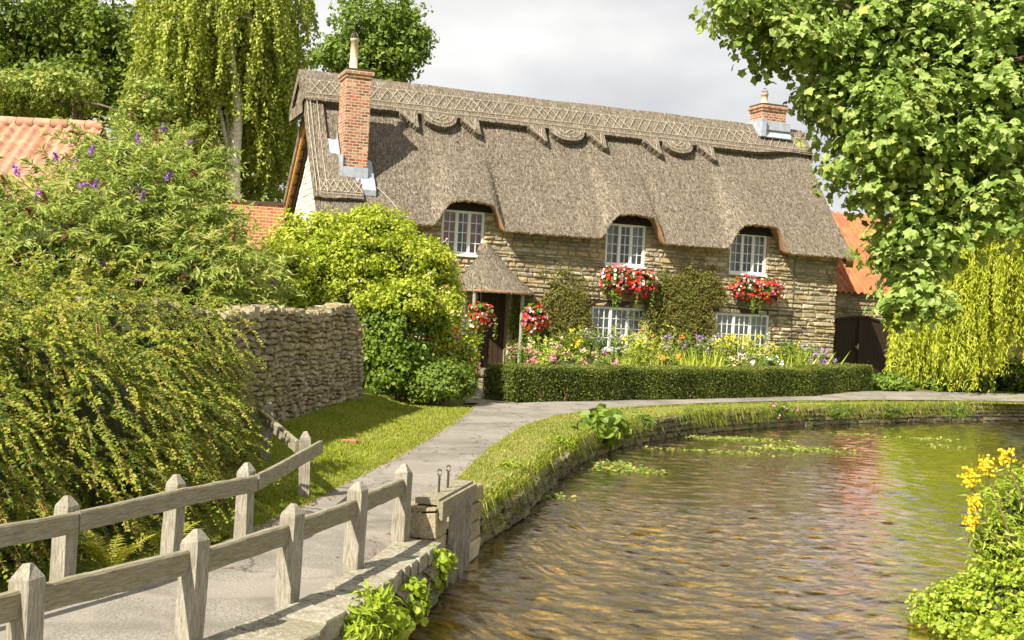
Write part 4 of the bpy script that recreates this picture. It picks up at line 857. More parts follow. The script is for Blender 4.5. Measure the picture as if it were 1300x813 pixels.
# water weed mats
mb = MB()
for px, py, rx_, ry_, n_ in ((1015, 571, .9, .5, 900), (800, 598, .5, .3, 350), (905, 574, 1.1, .25, 300), (930, 558, 1.0, .4, 700), (1180, 558, .8, .3, 200), (780, 590, .4, .5, 200), (1090, 553, .5, .2, 200), (690, 630, .3, .3, 150), (1205, 568, .5, .2, 150)):
    Xr, Yr = der(px, py); d = (CZ-WZ)*F/Yr; c_ = np.array([Xr*d/F, d, WZ]); a_ = rng.normal(size=(n_, 3))*[rx_*.5, ry_*.5, 0]; pos = c_+a_; pos[:, 2] = WZ+.006+.012*rng.random(n_)
    leaves(mb, pos, rng.normal(size=(n_, 3))*.25+[0, 0, 1], .03+.05*rng.random(n_), 'round')
tag(mb.build('water_weed', 'bud'), 'floating mats of green weed scattered over the stream', 'weed', kind='stuff')
# ------------------------------------------------------------------ shrubs and plants
def shrub(name, label, cat, E, mat, nclump, per, crad, size, shape='diamond', base=None, corek=.75, stems=6, up=.4, group=None, flowers=()):
    c0_ = np.array(E[0][0]); bz = float(land(c0_[0], c0_[1])); base = (c0_[0], c0_[1], bz) if base is None else base
    t = thing(name, label, cat, base, 0, group); mb = MB()
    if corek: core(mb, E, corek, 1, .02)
    cs = crown(mb, E, nclump, per, crad, size, shape, up); cs = cs[cs[:, 2] > base[2]]; mb.build('foliage', mat, t)
    if stems:
        mb = MB()
        for i in range(stems):
            q_ = cs[int(rng.integers(len(cs)))]; b_ = np.array(base)+rng.normal(size=3)*[.12, .12, 0]; m_ = (b_+q_)/2+rng.normal(size=3)*.1; m_[2] += .15*(q_[2]-b_[2]); mb.tube([b_, m_, q_], [.03, .02, .008], 5)
        mb.build('stem', 'twig', t)
    for fmat, n_, fs in flowers:
        mb = MB(); p_, d_ = inell([(e[0], e[1]*1.08) for e in E], n_); out_ = [np.array(e[0]) for e in E]; p2 = []
        for q_, dd_ in zip(p_, d_):
            e = E[int(rng.integers(len(E)))]; dd_ = np.array([dd_[0], -abs(dd_[1])*.8, dd_[2]*.9+.25]); dd_ /= np.linalg.norm(dd_); p2.append(np.array(e[0])+dd_*np.array(e[1])*random.uniform(.95, 1.12))
        p2 = np.array(p2); c3 = np.repeat(p2, 3, 0)+rng.normal(size=(len(p2)*3, 3))*fs*.7
        leaves(mb, c3, rng.normal(size=c3.shape)*.5+[0, -1, .5], fs*(.7+.6*rng.random(len(c3))), 'flower', None, np.repeat(rng.random(len(p2)), 3)); mb.build('blossom', fmat, t)
    return t
# bright bush behind the rubble wall, ivy mound, shrubs by the door
shrub('bright_shrub', 'large yellow-green shrub spilling over the end of the rubble wall', 'shrub', [pe(455, 335, 105, 66, 25.5, 1.5), pe(530, 345, 48, 50, 25.5, 1.0), pe(365, 355, 42, 48, 24, .9), pe(480, 285, 45, 26, 26), pe(400, 312, 62, 46, 25.5), pe(430, 350, 70, 50, 25.0), pe(555, 370, 30, 40, 26, .7), pe(440, 378, 80, 24, 24.5), pe(525, 380, 46, 26, 23.6, .4)], 'bright', 1700, 44, .22, .085, 'diamond', base=(-3.3, 25.5, .1), corek=.55, flowers=(('f_blush', 40, .04),))
shrub('leafy_shrub', 'deep green leafy clump draping the broken wall end', 'shrub', [pe(505, 430, 26, 46, 23.6, .35), pe(498, 475, 18, 26, 23.3, .3), pe(482, 440, 22, 62, 24.0, .35), pe(535, 400, 34, 22, 24.2, .3), pe(520, 450, 28, 20, 23.8, .3)], 'ivy', 420, 30, .2, .07, 'round', base=(-2.1, 23.7, .05), corek=.55)
shrub('leafy_shrub', 'mid green leafy shrub at the foot of the ivy', 'shrub', [pe(555, 476, 40, 22, 24.0, .5), pe(540, 491, 44, 14, 23.6, .5), pe(582, 488, 20, 14, 24.2)], 'mid', 420, 36, .18, .075, 'diamond', corek=.8)
shrub('rose_bush', 'loose bush of coloured roses left of the front door', 'rose bush', [pe(566, 405, 20, 40, 24.9, .35), pe(588, 448, 16, 32, 25.2, .35), pe(558, 440, 24, 30, 24.7, .35)], 'bright', 460, 30, .2, .07, 'diamond', corek=.6, flowers=(('f_orange', 12, .06), ('f_white', 14, .06), ('f_pink', 12, .06)))
shrub('arching_shrub', 'pale arching shrub growing up beside the thatched porch', 'shrub', [pe(566, 362, 18, 28, 30), pe(553, 342, 24, 28, 29.5), pe(582, 392, 12, 16, 30.5)], 'lime', 160, 30, .17, .08, 'lance', base=(-1.8, 30, .1), corek=0)
shrub('pink_flower_clump', 'small clump of pink flowers left of the doorstep', 'flowers', [pe(597, 465, 12, 10, 32)], 'bud', 40, 24, .09, .05, corek=.6, flowers=(('f_pink', 16, .05),))
shrub('yellow_edging_plant', 'tiny yellow-leaved plant on the left of the cobbled path', 'plant', [pe(600, 479, 9, 7, 29)], 'fern', 24, 24, .07, .05, corek=.6, stems=2)
shrub('yellow_edging_plant', 'narrow yellow-leaved plant against the left end of the hedge', 'plant', [pe(645, 484, 5, 11, 27.3)], 'fern', 20, 20, .06, .05, corek=.5, stems=2)
# climbers
def climber(label, rects, mat, n_, size, off=.12):
    t = thing('wall_climber', label, 'climber', H2W(rects[0][0], -.2, .2), 0, 'climbers on the front wall'); mb = MB(); per = 26
    w_ = np.array([(r_[1]*r_[3]) for r_ in rects]); idx = rng.choice(len(rects), n_, p=w_/w_.sum()); rr_ = np.array(rects)[idx]; d_ = rng.normal(size=(n_, 3)); q_ = .5+0*rng.random(n_)
    cu = rr_[:, 0]+d_[:, 0]*rr_[:, 1]*q_; cz2 = rr_[:, 2]+d_[:, 2]*rr_[:, 3]*q_; C_ = HO+HU*cu[:, None]+HV*(-.12-.12*rng.random(n_))[:, None]; C_[:, 2] = cz2; C_ = C_[cz2 > .2]; n_ = len(C_)
    D = rdir(n_*per)*np.array([.16, .1, .16])*rng.random(n_*per)[:, None]**.5; leaves(mb, np.repeat(C_, per, 0)+D, D*3+[.3, -1, .4]+rng.normal(size=D.shape)*.5, size*(.6+.8*rng.random(n_*per)), 'diamond'); mb.build('foliage', mat, t)
    mb = MB()
    for r_ in rects:
        for _ in range(6):
            p_ = [H2W(r_[0]+random.uniform(-.2, .2), -.07, .2), H2W(r_[0]+random.uniform(-.5, .5)*r_[1], -.09, r_[2]), H2W(r_[0]+random.uniform(-.9, .9)*r_[1], -.07, r_[2]+r_[3]*random.uniform(.4, .9))]; mb.tube(p_, [.03, .02, .008], 4)
    mb.build('stem', 'twig', t)
climber('rounded brown climber on the wall right of the porch', [(7.05, .8, 2.2, .95), (7.2, .55, 1.3, .8)], 'brown', 620, .06)
climber('broad dark climber between the two lower windows', [(10.9, 1.15, 2.45, 1.0), (11.3, .8, 3.1, .55), (10.8, .8, 1.5, .9), (11.9, .35, 3.2, .5)], 'brown', 1100, .065)
climber('green leafy climber hugging the right of the porch posts', [(5.55, .25, 1.9, .8), (5.75, .3, 1.0, .6)], 'ivy', 170, .06)
# window boxes and hanging baskets
def planter(name, label, cat, u, v_, z, ru, rz_, trail, n_, kind):
    c_ = H2W(u, v_, z); t = thing(name, label, cat, c_, AH, cat+'es on the cottage' if cat.endswith('x') else cat+'s at the porch')
    mb = MB()
    if kind == 'box': mb.box((-ru*.85, -.14, -rz_*.9), (ru*.85, .14, -rz_*.3))
    else: mb.tube([(0, 0, -rz_*.75), (0, 0, -rz_*.5), (0, 0, -rz_*.1)], [.06, .19, .24], 12); mb.tube([(0, 0, -.1), (0, 0, .9)], .01, 4)
    mb.build('container', 'doorwood', t, world=False)
    E = [((-ru*.45, 0, 0), np.array([ru*.6, .28, rz_])), ((ru*.45, 0, -.03), np.array([ru*.6, .28, rz_*.95]))] if kind == 'box' else [((0, 0, .08), np.array([ru*.8, .28, rz_*.6])), ((-.12, -.05, -.22), np.array([ru*.6, .25, rz_*.6])), ((.16, 0, -.1), np.array([ru*.7, .22, rz_*.5]))]
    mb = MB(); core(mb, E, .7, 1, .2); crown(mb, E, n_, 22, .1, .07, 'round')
    for _ in range(trail):
        a_ = np.array([random.uniform(-ru, ru), -.2, -rz_*.5]); L2 = random.uniform(.3, .75); pp = curve_pts(a_, np.array([0, -.1, -1.]), L2, .1, 14)+rng.normal(size=(14, 3))*.025; leaves(mb, np.repeat(pp, 2, 0), rng.normal(size=(28, 3))+[0, -1, 0], .06, 'round')
    mb.build('foliage', 'mid', t, world=False)
    mb = MB(); k_ = int(n_*2.4); d_ = rdir(k_); d_[:, 1] = -np.abs(d_[:, 1]); idx = rng.integers(len(E), size=k_); cc = np.array([e[0] for e in E])[idx]; rr_ = np.array([e[1] for e in E])[idx]
    pos = cc+d_*rr_*rng.uniform(1.0, 1.2, k_)[:, None]; leaves(mb, pos, d_+rng.normal(size=(k_, 3))*.4, .07+.05*rng.random(k_), 'flower', None, np.clip(rng.random(k_)*.8+.2*(.5+.5*np.sin(pos[:, 0]*5+pos[:, 2]*7)), 0, 1))
    mb.build('blossom', 'f_redwhite', t, world=False)
planter('window_box', 'red and white flowering window box under the middle upper window', 'window box', 9.0, -.3, 3.2, .88, .42, 7, 130, 'box')
planter('window_box', 'red and white flowering window box under the right-hand upper window', 'window box', 13.55, -.3, 3.22, .86, .38, 5, 120, 'box')
planter('hanging_basket', 'flower basket hanging right of the front door', 'hanging basket', 5.75, -.85, 1.95, .42, .48, 5, 70, 'basket')
planter('hanging_basket', 'flower basket hanging left of the front door', 'hanging basket', 4.05, -1.0, 1.95, .42, .42, 6, 60, 'basket')
# flower bed behind the hedge: every plant its own thing
def bed(label, px, ytop, d, w, kind, lmat, fmat=None, nf=14, fs=.055):
    top = P(px, ytop, d); gz_ = float(land(top[0], d)); H = top[2]-gz_; t = thing('garden_plant', label, 'garden plant', (top[0], d, gz_), 0, 'plants in the cottage flower bed'); mb = MB(); tips = []
    if kind == 'mound':
        E = [((top[0], d, gz_+H*.45), np.array([w, w*.8, H*.5])), ((top[0]+w*.3, d-.1, gz_+H*.35), np.array([w*.8, w*.7, H*.4]))]; core(mb, E, .7, 1, .1); crown(mb, E, int(90*w+60), 26, .13, .075, 'diamond')
        tips = [np.array(E[0][0])+np.array([dd_[0]*w, -abs(dd_[1])*w*.8, abs(dd_[2])*H*.52]) for dd_ in rdir(nf)]
    else:
        ns_ = 26 if kind == 'stalks' else 150
        for i in range(ns_):
            a_ = np.array([top[0]+random.gauss(0, w*.4), d+random.gauss(0, w*.3), gz_]); h_ = H*random.uniform(.6, 1.0); ln = np.array([random.gauss(0, .16), random.gauss(0, .12), 1.]); k_ = 9
            if kind == 'sword':
                q_ = a_+ln*[2.2, 2, 1]*h_; leaves(mb, a_[None], rng.normal(size=(1, 3))+[0, -1, 0], h_*1.05, 'blade', ln[None]*[2.2, 2, 1]); continue
            pp = curve_pts(a_, ln, h_, .03, k_); mb.tube(pp, .008, 3, 0, .3); m_ = np.repeat(pp[1:], 5, 0)+rng.normal(size=((k_-1)*5, 3))*.03; leaves(mb, m_, rng.normal(size=m_.shape)*.6+[0, -.5, .8], .1+.08*rng.random(len(m_)), 'lance' if kind == 'stalks' else 'diamond', rng.normal(size=m_.shape)+[0, 0, .5]); tips.append(pp[-1])
    mb.build('foliage', lmat, t)
    if fmat and nf and tips:
        mb = MB(); tp = np.array([tips[int(rng.integers(len(tips)))] for _ in range(nf)]); c3 = np.repeat(tp, 5, 0)+rng.normal(size=(nf*5, 3))*fs*.8; leaves(mb, c3, rng.normal(size=c3.shape)*.6+[0, -1, .6], fs*(.8+.5*rng.random(len(c3))), 'flower', None, np.repeat(rng.random(nf), 5)); mb.build('blossom', fmat, t)
BED = [
 ('pale pink phlox clump at the hedge end nearest the front door', 668, 438, 30.5, .5, 'stalks', 'mid', 'f_pink', 12),
 ('bushy lime plant with blush seed heads right of the porch', 700, 426, 31.5, .9, 'stalks', 'lime', 'f_blush', 34),
 ('round lime leafy plant with pink flowers below the brown climber', 712, 440, 29.5, .75, 'mound', 'lime', 'f_pink', 14),
 ('tall plant with a few yellow daisies left of the lower middle window', 735, 414, 33, .4, 'stalks', 'mid', 'f_yellow', 12),
 ('low rounded yellow-green mound just behind the hedge', 745, 440, 30.5, .65, 'mound', 'lime', 'f_blush', 8),
 ('greyer domed bush with dusty pink heads beside the yellow-green mound', 765, 447, 29.8, .5, 'mound', 'mid', 'f_pink', 7),
 ('lilac flower stems in front of the lower middle window', 752, 418, 33.5, .5, 'stalks', 'mid', 'f_lilac', 20),
 ('pale lilac flower stems before the right side of that window', 785, 422, 33.8, .45, 'stalks', 'mid', 'f_lilac', 20),
 ('grassy green clump with one orange flower under the window', 790, 445, 31.5, .5, 'sword', 'lime', None, 0),
 ('tall yellow-green bush right of the lower middle window', 820, 408, 33.5, .75, 'stalks', 'lime', 'f_orange', 9),
 ('second tall lime bush crowding the tallest one', 805, 425, 31.8, .5, 'stalks', 'lime', 'f_yellow', 6),
 ('slender stalks with one red flower near the bed centre', 835, 445, 32, .5, 'sword', 'lime', None, 0),
 ('purple flower spikes against the broad dark climber', 862, 424, 34.5, .5, 'stalks', 'mid', 'f_purple', 18),
 ('orange marigold patch in the centre of the bed', 850, 444, 32.2, .4, 'mound', 'mid', 'f_orange', 20),
 ('pale purple daisies left of the lower right window', 897, 422, 35.2, .35, 'stalks', 'mid', 'f_lilac', 16),
 ('wide fresh green grassy clump behind the hedge middle', 890, 441, 33.2, .7, 'sword', 'bright', None, 0),
 ('second fresh green grassy clump beside the wide one', 870, 444, 32.6, .5, 'sword', 'bright', None, 0),
 ('tall yellow flowered plant before the lower right window', 920, 424, 35, .45, 'stalks', 'lime', 'f_yellow', 14),
 ('dense yellow flowered bush covering the lower right window foot', 955, 422, 35, .7, 'stalks', 'lime', 'f_yellow', 22),
 ('low brownish seedy plant by the hedge right of centre', 935, 450, 33.4, .5, 'mound', 'bud', 'f_blush', 14),
 ('small plant with a crimson bloom and white daisies', 975, 449, 34.2, .5, 'mound', 'mid', 'f_white', 10),
 ('orange and yellow helenium clump right of the lower right window', 990, 432, 36, .45, 'stalks', 'mid', 'f_yellow', 14),
 ('large sword-leaved iris clump near the cottage corner', 1015, 438, 35.8, .8, 'sword', 'lime', None, 0),
 ('feathery green shrub standing against the right wall', 1003, 430, 37.2, .5, 'mound', 'mid', None, 0),
 ('purple flowered clump at the gate end of the bed', 1045, 443, 36.2, .45, 'mound', 'mid', 'f_purple', 20),
 ('sparse lilac flower stems left of the gate-end clump', 1030, 438, 36.6, .3, 'stalks', 'mid', 'f_lilac', 10)]
for b_ in BED: bed(*b_)
# bank plants
shrub('burdock', 'large-leaved dock plant on the bank bend near the hedge', 'plant', [pe(768, 543, 24, 20, 20.6, .4), pe(745, 548, 14, 12, 20.2)], 'mid', 70, 10, .13, .17, 'round', base=(*G(765, 553)[:2], -.2), corek=.5, stems=0)
shrub('bank_plant', 'leafy plant hanging beneath the slab coping by the sluice', 'plant', [pe(545, 725, 22, 26, 9.3, .15), pe(520, 765, 18, 30, 8.4, .15), pe(560, 712, 14, 10, 9.6, .1), pe(500, 795, 16, 20, 7.9, .12)], 'cress', 150, 9, .07, .06, 'round', base=(-.55, 9.0, -.35), corek=0, stems=0)
shrub('bank_plant', 'feathery lance-leaved plant leaning on the coping slabs', 'plant', [pe(470, 780, 26, 34, 7.5, .15), pe(450, 800, 30, 24, 7.1, .15)], 'cress', 60, 14, .09, .09, 'lance', base=(-.85, 7.4, -.35), corek=0, stems=0)
for lab, px, py, rx_, ry_, d in (('grassy plant tuft low on the bank beyond the sluice', 650, 610, 22, 24, 14.6), ('green leafy tuft at the bank bend left of the dock plant', 712, 570, 16, 18, 17.9), ('small pink flowering weed on the bank before the hedge', 990, 520, 20, 9, 28.2), ('small bushy weed on the bank crest near the willow', 1215, 521, 20, 9, 32), ('low mossy weed on the far bank below the willow', 1270, 520, 26, 8, 36), ('flat green weed on the far bank opposite the gate', 1130, 521, 26, 8, 31.5), ('narrow weed tuft on the bank in front of the hedge end', 1060, 522, 18, 8, 30), ('trailing weed on the bank below the middle of the hedge', 880, 528, 20, 9, 25.8), ('rounded weed on the bank just right of the dock plant', 815, 536, 16, 10, 22.8), ('lush green tuft on the bank close past the sluice', 625, 652, 16, 20, 12.6)):
    shrub('bank_weed', lab, 'weed', [pe(px, py, rx_, ry_, d, .25)], 'cress' if d < 20 else 'mid', 60, 16, .08, .07, 'lance', base=(P(px, py, d)[0], d, WZ+.1), corek=.5, stems=0, group='weeds on the bank', flowers=(('f_pink', 6, .05),) if 'pink' in lab else ())
# fern under the left fence
def fern(label, x, y, n_, L_):
    z = float(land(x, y)); t = thing('fern', label, 'fern', (x, y, z), 0, 'ferns by the fence'); mb = MB()
    for i in range(n_):
        a_ = random.uniform(0, 6.28); dv_ = np.array([math.cos(a_)*.62, math.sin(a_)*.62, 1]); l = L_*random.uniform(.7, 1); k_ = 20; pp = curve_pts(np.array([x, y, z]), dv_, l, .42, k_); mb.tube(pp, .004, 3)
        tn = unit(np.gradient(pp, axis=0)); sd_ = unit(np.cross(tn, [0, 0, 1.])); ln = l*.2*np.sin(np.linspace(.25, 3.0, k_))
        for sg_ in (-1, 1): leaves(mb, pp, np.cross(sd_, tn)+rng.normal(size=pp.shape)*.15, ln, 'frond', sd_*sg_+tn*.3)
    mb.build('frond', 'fern', t)
fern('yellowing fern between the left fence posts', -2.62, 7.95, 15, .52); fern('smaller yellow fern under the left fence rail', -2.45, 8.6, 12, .45)
# trailing cotoneaster mass in the left foreground
def sprays(mb, starts, dirs, L_, droop, size, per=26, mat=0, shape='diamond', shade=None, sizej=.6, twig=None):
    for i in range(len(starts)):
        l = L_*random.uniform(.5, 1.2); k_ = max(6, int(per*l/L_)); pp = curve_pts(starts[i], dirs[i], l, droop*random.uniform(.6, 1.3), k_)
        tn = unit(np.gradient(pp, axis=0)); sd_ = unit(np.cross(tn, rng.normal(size=3)+[0, 0, 1.])); pos = np.concatenate([pp, pp]); ax_ = np.concatenate([sd_, -sd_])+np.concatenate([tn, tn])*.8
        if twig: mb.tube(pp[::5], .0035, 3, twig)
        tone = random.random()*.6 if shade is None else shade; leaves(mb, pos, rng.normal(size=pos.shape)*.5+[.1, -.5, .9], size*(.7+sizej*rng.random(len(pos))), shape, ax_, np.clip(tone+.4*rng.random(len(pos)), 0, 1), mat)
def eshell(E, n_, front=True):
    w = np.array([e[1][0]*e[1][2]+e[1][1]*e[1][2] for e in E]); idx = rng.choice(len(E), n_, p=w/w.sum()); d_ = rdir(n_)
    if front: d_[:, 1] = np.where(rng.random(n_) < .75, -np.abs(d_[:, 1]), d_[:, 1]); d_[:, 0] = np.where(rng.random(n_) < .35, np.abs(d_[:, 0]), d_[:, 0])
    c_ = np.array([e[0] for e in E])[idx]; r_ = np.array([e[1] for e in E])[idx]; return c_+d_*r_*rng.uniform(.78, 1.02, n_)[:, None], d_
E = [(np.array([-3.9, 9.6, .55]), np.array([1.35, 1.5, 1.35])), (np.array([-5.0, 9.0, .7]), np.array([1.5, 1.5, 1.6])), (np.array([-3.75, 10.9, .95]), np.array([.85, 1.1, 1.2])), (np.array([-3.35, 12.6, .9]), np.array([.45, .8, 1.05])), (np.array([-3.45, 10.9, .35]), np.array([.95, 1.3, 1.15])), (np.array([-4.6, 11.2, .9]), np.array([1.3, 1.3, 1.3])), (np.array([-3.75, 8.1, .3]), np.array([.6, 1.2, 1.0])), (np.array([-5.0, 7.0, .4]), np.array([1.3, 1.4, 1.25])), (np.array([-6.5, 8.5, .8]), np.array([1.4, 1.6, 1.5])), (np.array([-3.45, 12.3, .5]), np.array([.5, .9, .9]))]
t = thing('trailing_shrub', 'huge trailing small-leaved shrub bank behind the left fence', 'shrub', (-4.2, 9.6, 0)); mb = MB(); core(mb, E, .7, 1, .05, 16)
s_, d_ = eshell(E, 8200); d_ = unit(d_*[.8, .8, .5]+[.35, -.1, .15]+rng.normal(size=d_.shape)*np.where(rng.random(len(d_)) < .2, .75, .32)[:, None]); ok = s_[:, 2] > 0; sprays(mb, s_[ok], d_[ok], .46, .8, .031, 27, twig=2); mb.build('foliage', ['coto', 'inner_shade', 'redtwig'], t)
mb = MB(); 
for i in range(60): q_ = s_[i]; mb.tube([np.array([-4.2, 9.6, 0])+rng.normal(size=3)*[.4, .4, 0], (q_+np.array([-4.2, 9.6, .6]))/2, q_], [.03, .02, .006], 4)
mb.build('stem', 'twig', t)
# buddleia with purple flower cones
def buddleia(label, E, n_, nfl, base, group='butterfly bushes'):
    t = thing('butterfly_bush', label, 'shrub', base, 0, group); mb = MB(); core(mb, E, .62, 1, .15, 12); s_, d_ = eshell(E, n_); d2 = unit(d_*.7+[0, -.05, .5]+rng.normal(size=d_.shape)*.35); sprays(mb, s_, d2, .7, .35, .13, 13, 0, 'lance'); mb.build('foliage', 'bud', t)
    mb = MB()
    for i in range(min(n_, 140)): q_ = s_[i]; mb.tube([np.array(base), (q_+np.array(base))/2+[0, 0, .4], q_], [.04, .025, .008], 4)
    mb.build('stem', 'twig', t)
    for mt, nm, kk in (('f_purple', 'flower_cone', nfl), ('f_spent', 'spent_flower', int(nfl*.9))):
        for i in range(kk):
            mb = MB()
            j = int(rng.integers(n_)); a_ = s_[j]+d2[j]*.45; dv_ = unit(d2[j]*.6+np.array([random.gauss(0, .3), 0, .25])); k_ = 12
            pp = curve_pts(a_, dv_, .2, .35, k_); mb.tube(pp, .008, 4); rad = .032*np.linspace(1, .2, k_); m_ = np.repeat(pp, 7, 0)+rng.normal(size=(k_*7, 3))*np.repeat(rad, 7)[:, None]*.7; leaves(mb, m_, rng.normal(size=m_.shape)+[0, -.5, .5], .03, 'flower'); mb.build(nm, mt, t)
buddleia('tall butterfly bush with purple cones before the pink tiled roof', [pe(60, 315, 110, 55, 17, 1.4), pe(165, 280, 105, 68, 18.5, 1.4), pe(150, 205, 50, 30, 19.5), pe(-60, 300, 80, 70, 17)], 900, 22, (-8, 17.5, 0))
buddleia('butterfly bush leaning over the far end of the rubble wall', [pe(235, 318, 70, 48, 20, 1.2), pe(295, 365, 48, 36, 18.5, 1.0), pe(215, 360, 90, 50, 17.5, 1.1), pe(215, 225, 55, 45, 22)], 800, 9, (-6, 19.5, 0))
# right foreground: cress bed and yellow flowers
shrub('watercress_clump', 'bright green watercress bed spreading into the stream', 'watercress', [(np.array([3.75, 8.0, -.3]), np.array([.5, .75, .28])), (np.array([3.5, 7.3, -.38]), np.array([.3, .6, .2])), (np.array([3.95, 9.0, -.2]), np.array([.55, .7, .4])), (np.array([3.5, 6.4, -.38]), np.array([.25, .5, .16])), (np.array([3.62, 9.3, -.28]), np.array([.32, .4, .25]))], 'cress', 1100, 24, .1, .034, 'round', base=(3.6, 8, -.45), corek=.6, stems=0)
t = thing('ragwort', 'yellow flowered ragwort rising from the watercress', 'plant', (3.9, 9.2, -.1)); mb = MB(); fm_ = MB()
for px, py in ((1230, 606), (1250, 591), (1276, 581), (1237, 640), (1234, 664), (1310, 600)):
    tp = P(px, py, 9.2+random.uniform(-.2, .2)); a_ = np.array([tp[0]+.35+random.uniform(-.1, .1), tp[1]+.1, -.2]); m_ = (a_+tp)/2+[.06, 0, .05]; pp = np.array([a_, m_, tp]); mb.tube(pp, [.01, .008, .005], 5, 1)
    for q_ in np.linspace(0, .85, 12):
        p_ = a_*(1-q_)+tp*q_; leaves(mb, p_+rng.normal(size=(5, 3))*.04, rng.normal(size=(5, 3))*.5+[0, -.5, 1], .09, 'lance', rng.normal(size=(5, 3))+[0, 0, .3])
    n_ = 110; leaves(fm_, tp+rng.normal(size=(n_, 3))*[.026, .026, .034], rng.normal(size=(n_, 3))+[0, -1, .7], .026, 'flower')
mb.build('stem', ['cress', 'twig'], t); fm_.build('blossom', 'f_yellow', t)
shrub('waterside_shrub', 'tall leafy green growth behind the ragwort at the stream edge', 'shrub', [pe(1290, 645, 42, 48, 9.9, .35), pe(1340, 620, 50, 60, 10.2, .4), pe(1272, 690, 34, 44, 9.3, .3), pe(1320, 720, 50, 60, 9.2, .35)], 'cress', 300, 16, .1, .06, 'lance', base=(4.45, 10, -.1), corek=.5, stems=0)
# ------------------------------------------------------------------ trees
def tree(name, label, cat, E, mat, nclump, per, crad, size, base, r0, shape='diamond', bark='bark', nl=14, up=.4, group=None, corek=0, top=None, flat=.7):
    t = thing(name, label, cat, base, 0, group); mb = MB()
    if corek: core(mb, E, corek, 1, .0)
    cs = crown(mb, E, nclump, per, crad, size, shape, up, 0, flat); mb.build('crown', mat, t)
    mb = MB(); tops = np.mean([e[0] for e in E], 0) if top is None else top; limbs(mb, np.array(base)-[0, 0, .3], tops, cs[rng.choice(len(cs), nl)], r0); mb.build('trunk', bark, t, True); return t
tree('sycamore_tree', 'overhanging sycamore with big lobed leaves above the stream', 'tree',
     [pe(960, 8, 58, 34, 14, .9), pe(1000, 58, 60, 36, 14, .9), pe(1048, 120, 28, 32, 14), pe(1100, 40, 110, 85, 14.5, 1.3), pe(1110, 140, 80, 66, 14, 1.1), pe(1230, 60, 120, 120, 14.5, 1.6), pe(1138, 215, 84, 58, 14, 1.0), pe(1220, 190, 110, 90, 14.5, 1.4), pe(1165, 300, 66, 50, 14, .8), pe(1255, 265, 60, 50, 14, .9), pe(1162, 375, 34, 44, 14, .5), pe(1145, 325, 30, 30, 14, .5),
      pe(1360, 100, 130, 200, 15, 2), pe(1480, 40, 150, 190, 16, 2), pe(1100, -90, 150, 90, 14.5, 1.5), pe(1300, -120, 170, 120, 15, 2)], 'syc', 2350, 26, .33, .1, (11.4, 17.2, 0), .42, 'maple', nl=34, up=.7, flat=.5, top=(8.6, 16.2, 7))
def weep(name, label, E, mat, ns_, L_, size, base, top, r0, bark, lpn, spread=.35, shape='diamond', cut=None):
    t = thing(name, label, 'tree', base); mb = MB(); p_, d_ = inell(E, ns_); tone = rng.random(ns_)
    for i in range(ns_):
        l = L_*random.uniform(.45, 1.1); k_ = lpn; tt = np.linspace(0, 1, k_)[:, None]; o = d_[i]*[1, 1, 0]*spread
        pp = p_[i]+o*tt**.6+np.array([0, 0, -1])*l*tt+np.cumsum(rng.normal(size=(k_, 3))*[.02, .02, 0], 0); pos = np.repeat(pp, 3, 0)+rng.normal(size=(k_*3, 3))*[.045, .045, .03]; pos = pos[pos[:, 2] > .35+1.1*(i*.618 % 1)**2]; pos = pos[~cut(pos)] if cut else pos
        leaves(mb, pos, rng.normal(size=pos.shape)*.8+[-.2, -.7, .3], size*(.7+.6*rng.random(len(pos))), shape, rng.normal(size=pos.shape)*.35+[0, 0, -1], np.clip(tone[i]*.5+.5*rng.random(len(pos)), 0, 1))
    mb.build('crown', mat, t); mb = MB(); limbs(mb, np.array(base)-[0, 0, .2], top, p_[:16], r0); mb.build('trunk', bark, t, True); return t
weep('weeping_birch', 'tall weeping birch with a white trunk left of the cottage', [pe(290, -20, 105, 110, 40, 2.5), pe(230, 60, 55, 70, 39, 1.6), pe(340, 60, 45, 70, 40.5, 1.6), pe(290, 90, 70, 50, 40, 1.5), pe(348, 125, 26, 55, 41, 1.2)], 'birch', 1250, 2.6, .13, (*P(306, 300, 39)[:2], .4), P(300, -20, 39.5), .3, 'birchbark', 26, cut=lambda p: (np.abs(p[:, 0]-P(306, 200, 39)[0]-.02*(p[:, 2]-6)) < .36) & (p[:, 1] < 39.8) & (p[:, 2] < 8.0))
tree('dark_tree', 'dark leafy shrub tree standing behind the birch trunk', 'tree', [pe(255, 215, 60, 60, 42, 1.6), pe(335, 195, 50, 75, 43, 1.6)], 'birch', 330, 36, .4, .17, (*P(255, 300, 42)[:2], .4), .15)
weep('willow_tree', 'bright yellow-green weeping willow curtain beside the far path', [pe(1265, 240, 75, 66, 37, 2.2), pe(1185, 335, 42, 44, 37.5, 1.4), pe(1340, 250, 90, 80, 38, 2.5), pe(1230, 320, 45, 50, 36.5, 1.3)], 'willow', 2100, 4.0, .15, (*P(1330, 490, 38.5)[:2], .4), P(1320, 200, 38.5), .35, 'bark', 34, .3, 'lance')
tree('oak_tree', 'rounded airy tree rising behind the thatched ridge', 'tree', [pe(478, 30, 55, 45, 56, 2), pe(505, 62, 46, 38, 56, 1.8), pe(440, 72, 40, 24, 56, 1.5), pe(520, 40, 34, 34, 56), pe(410, 72, 25, 14, 57), pe(470, 80, 60, 30, 56)], 'back', 460, 26, .5, .24, (*P(480, 200, 56)[:2], .6), .32, nl=30)
tree('lime_tree', 'dense dark broadleaf tree at the top left corner', 'tree', [pe(60, 40, 110, 80, 44, 3), pe(150, 70, 70, 70, 43, 2.2), pe(-40, 90, 90, 90, 43, 3), pe(90, 120, 90, 40, 42, 2)], 'dense', 900, 36, .5, .21, (*P(70, 300, 44)[:2], .4), .4, nl=30)
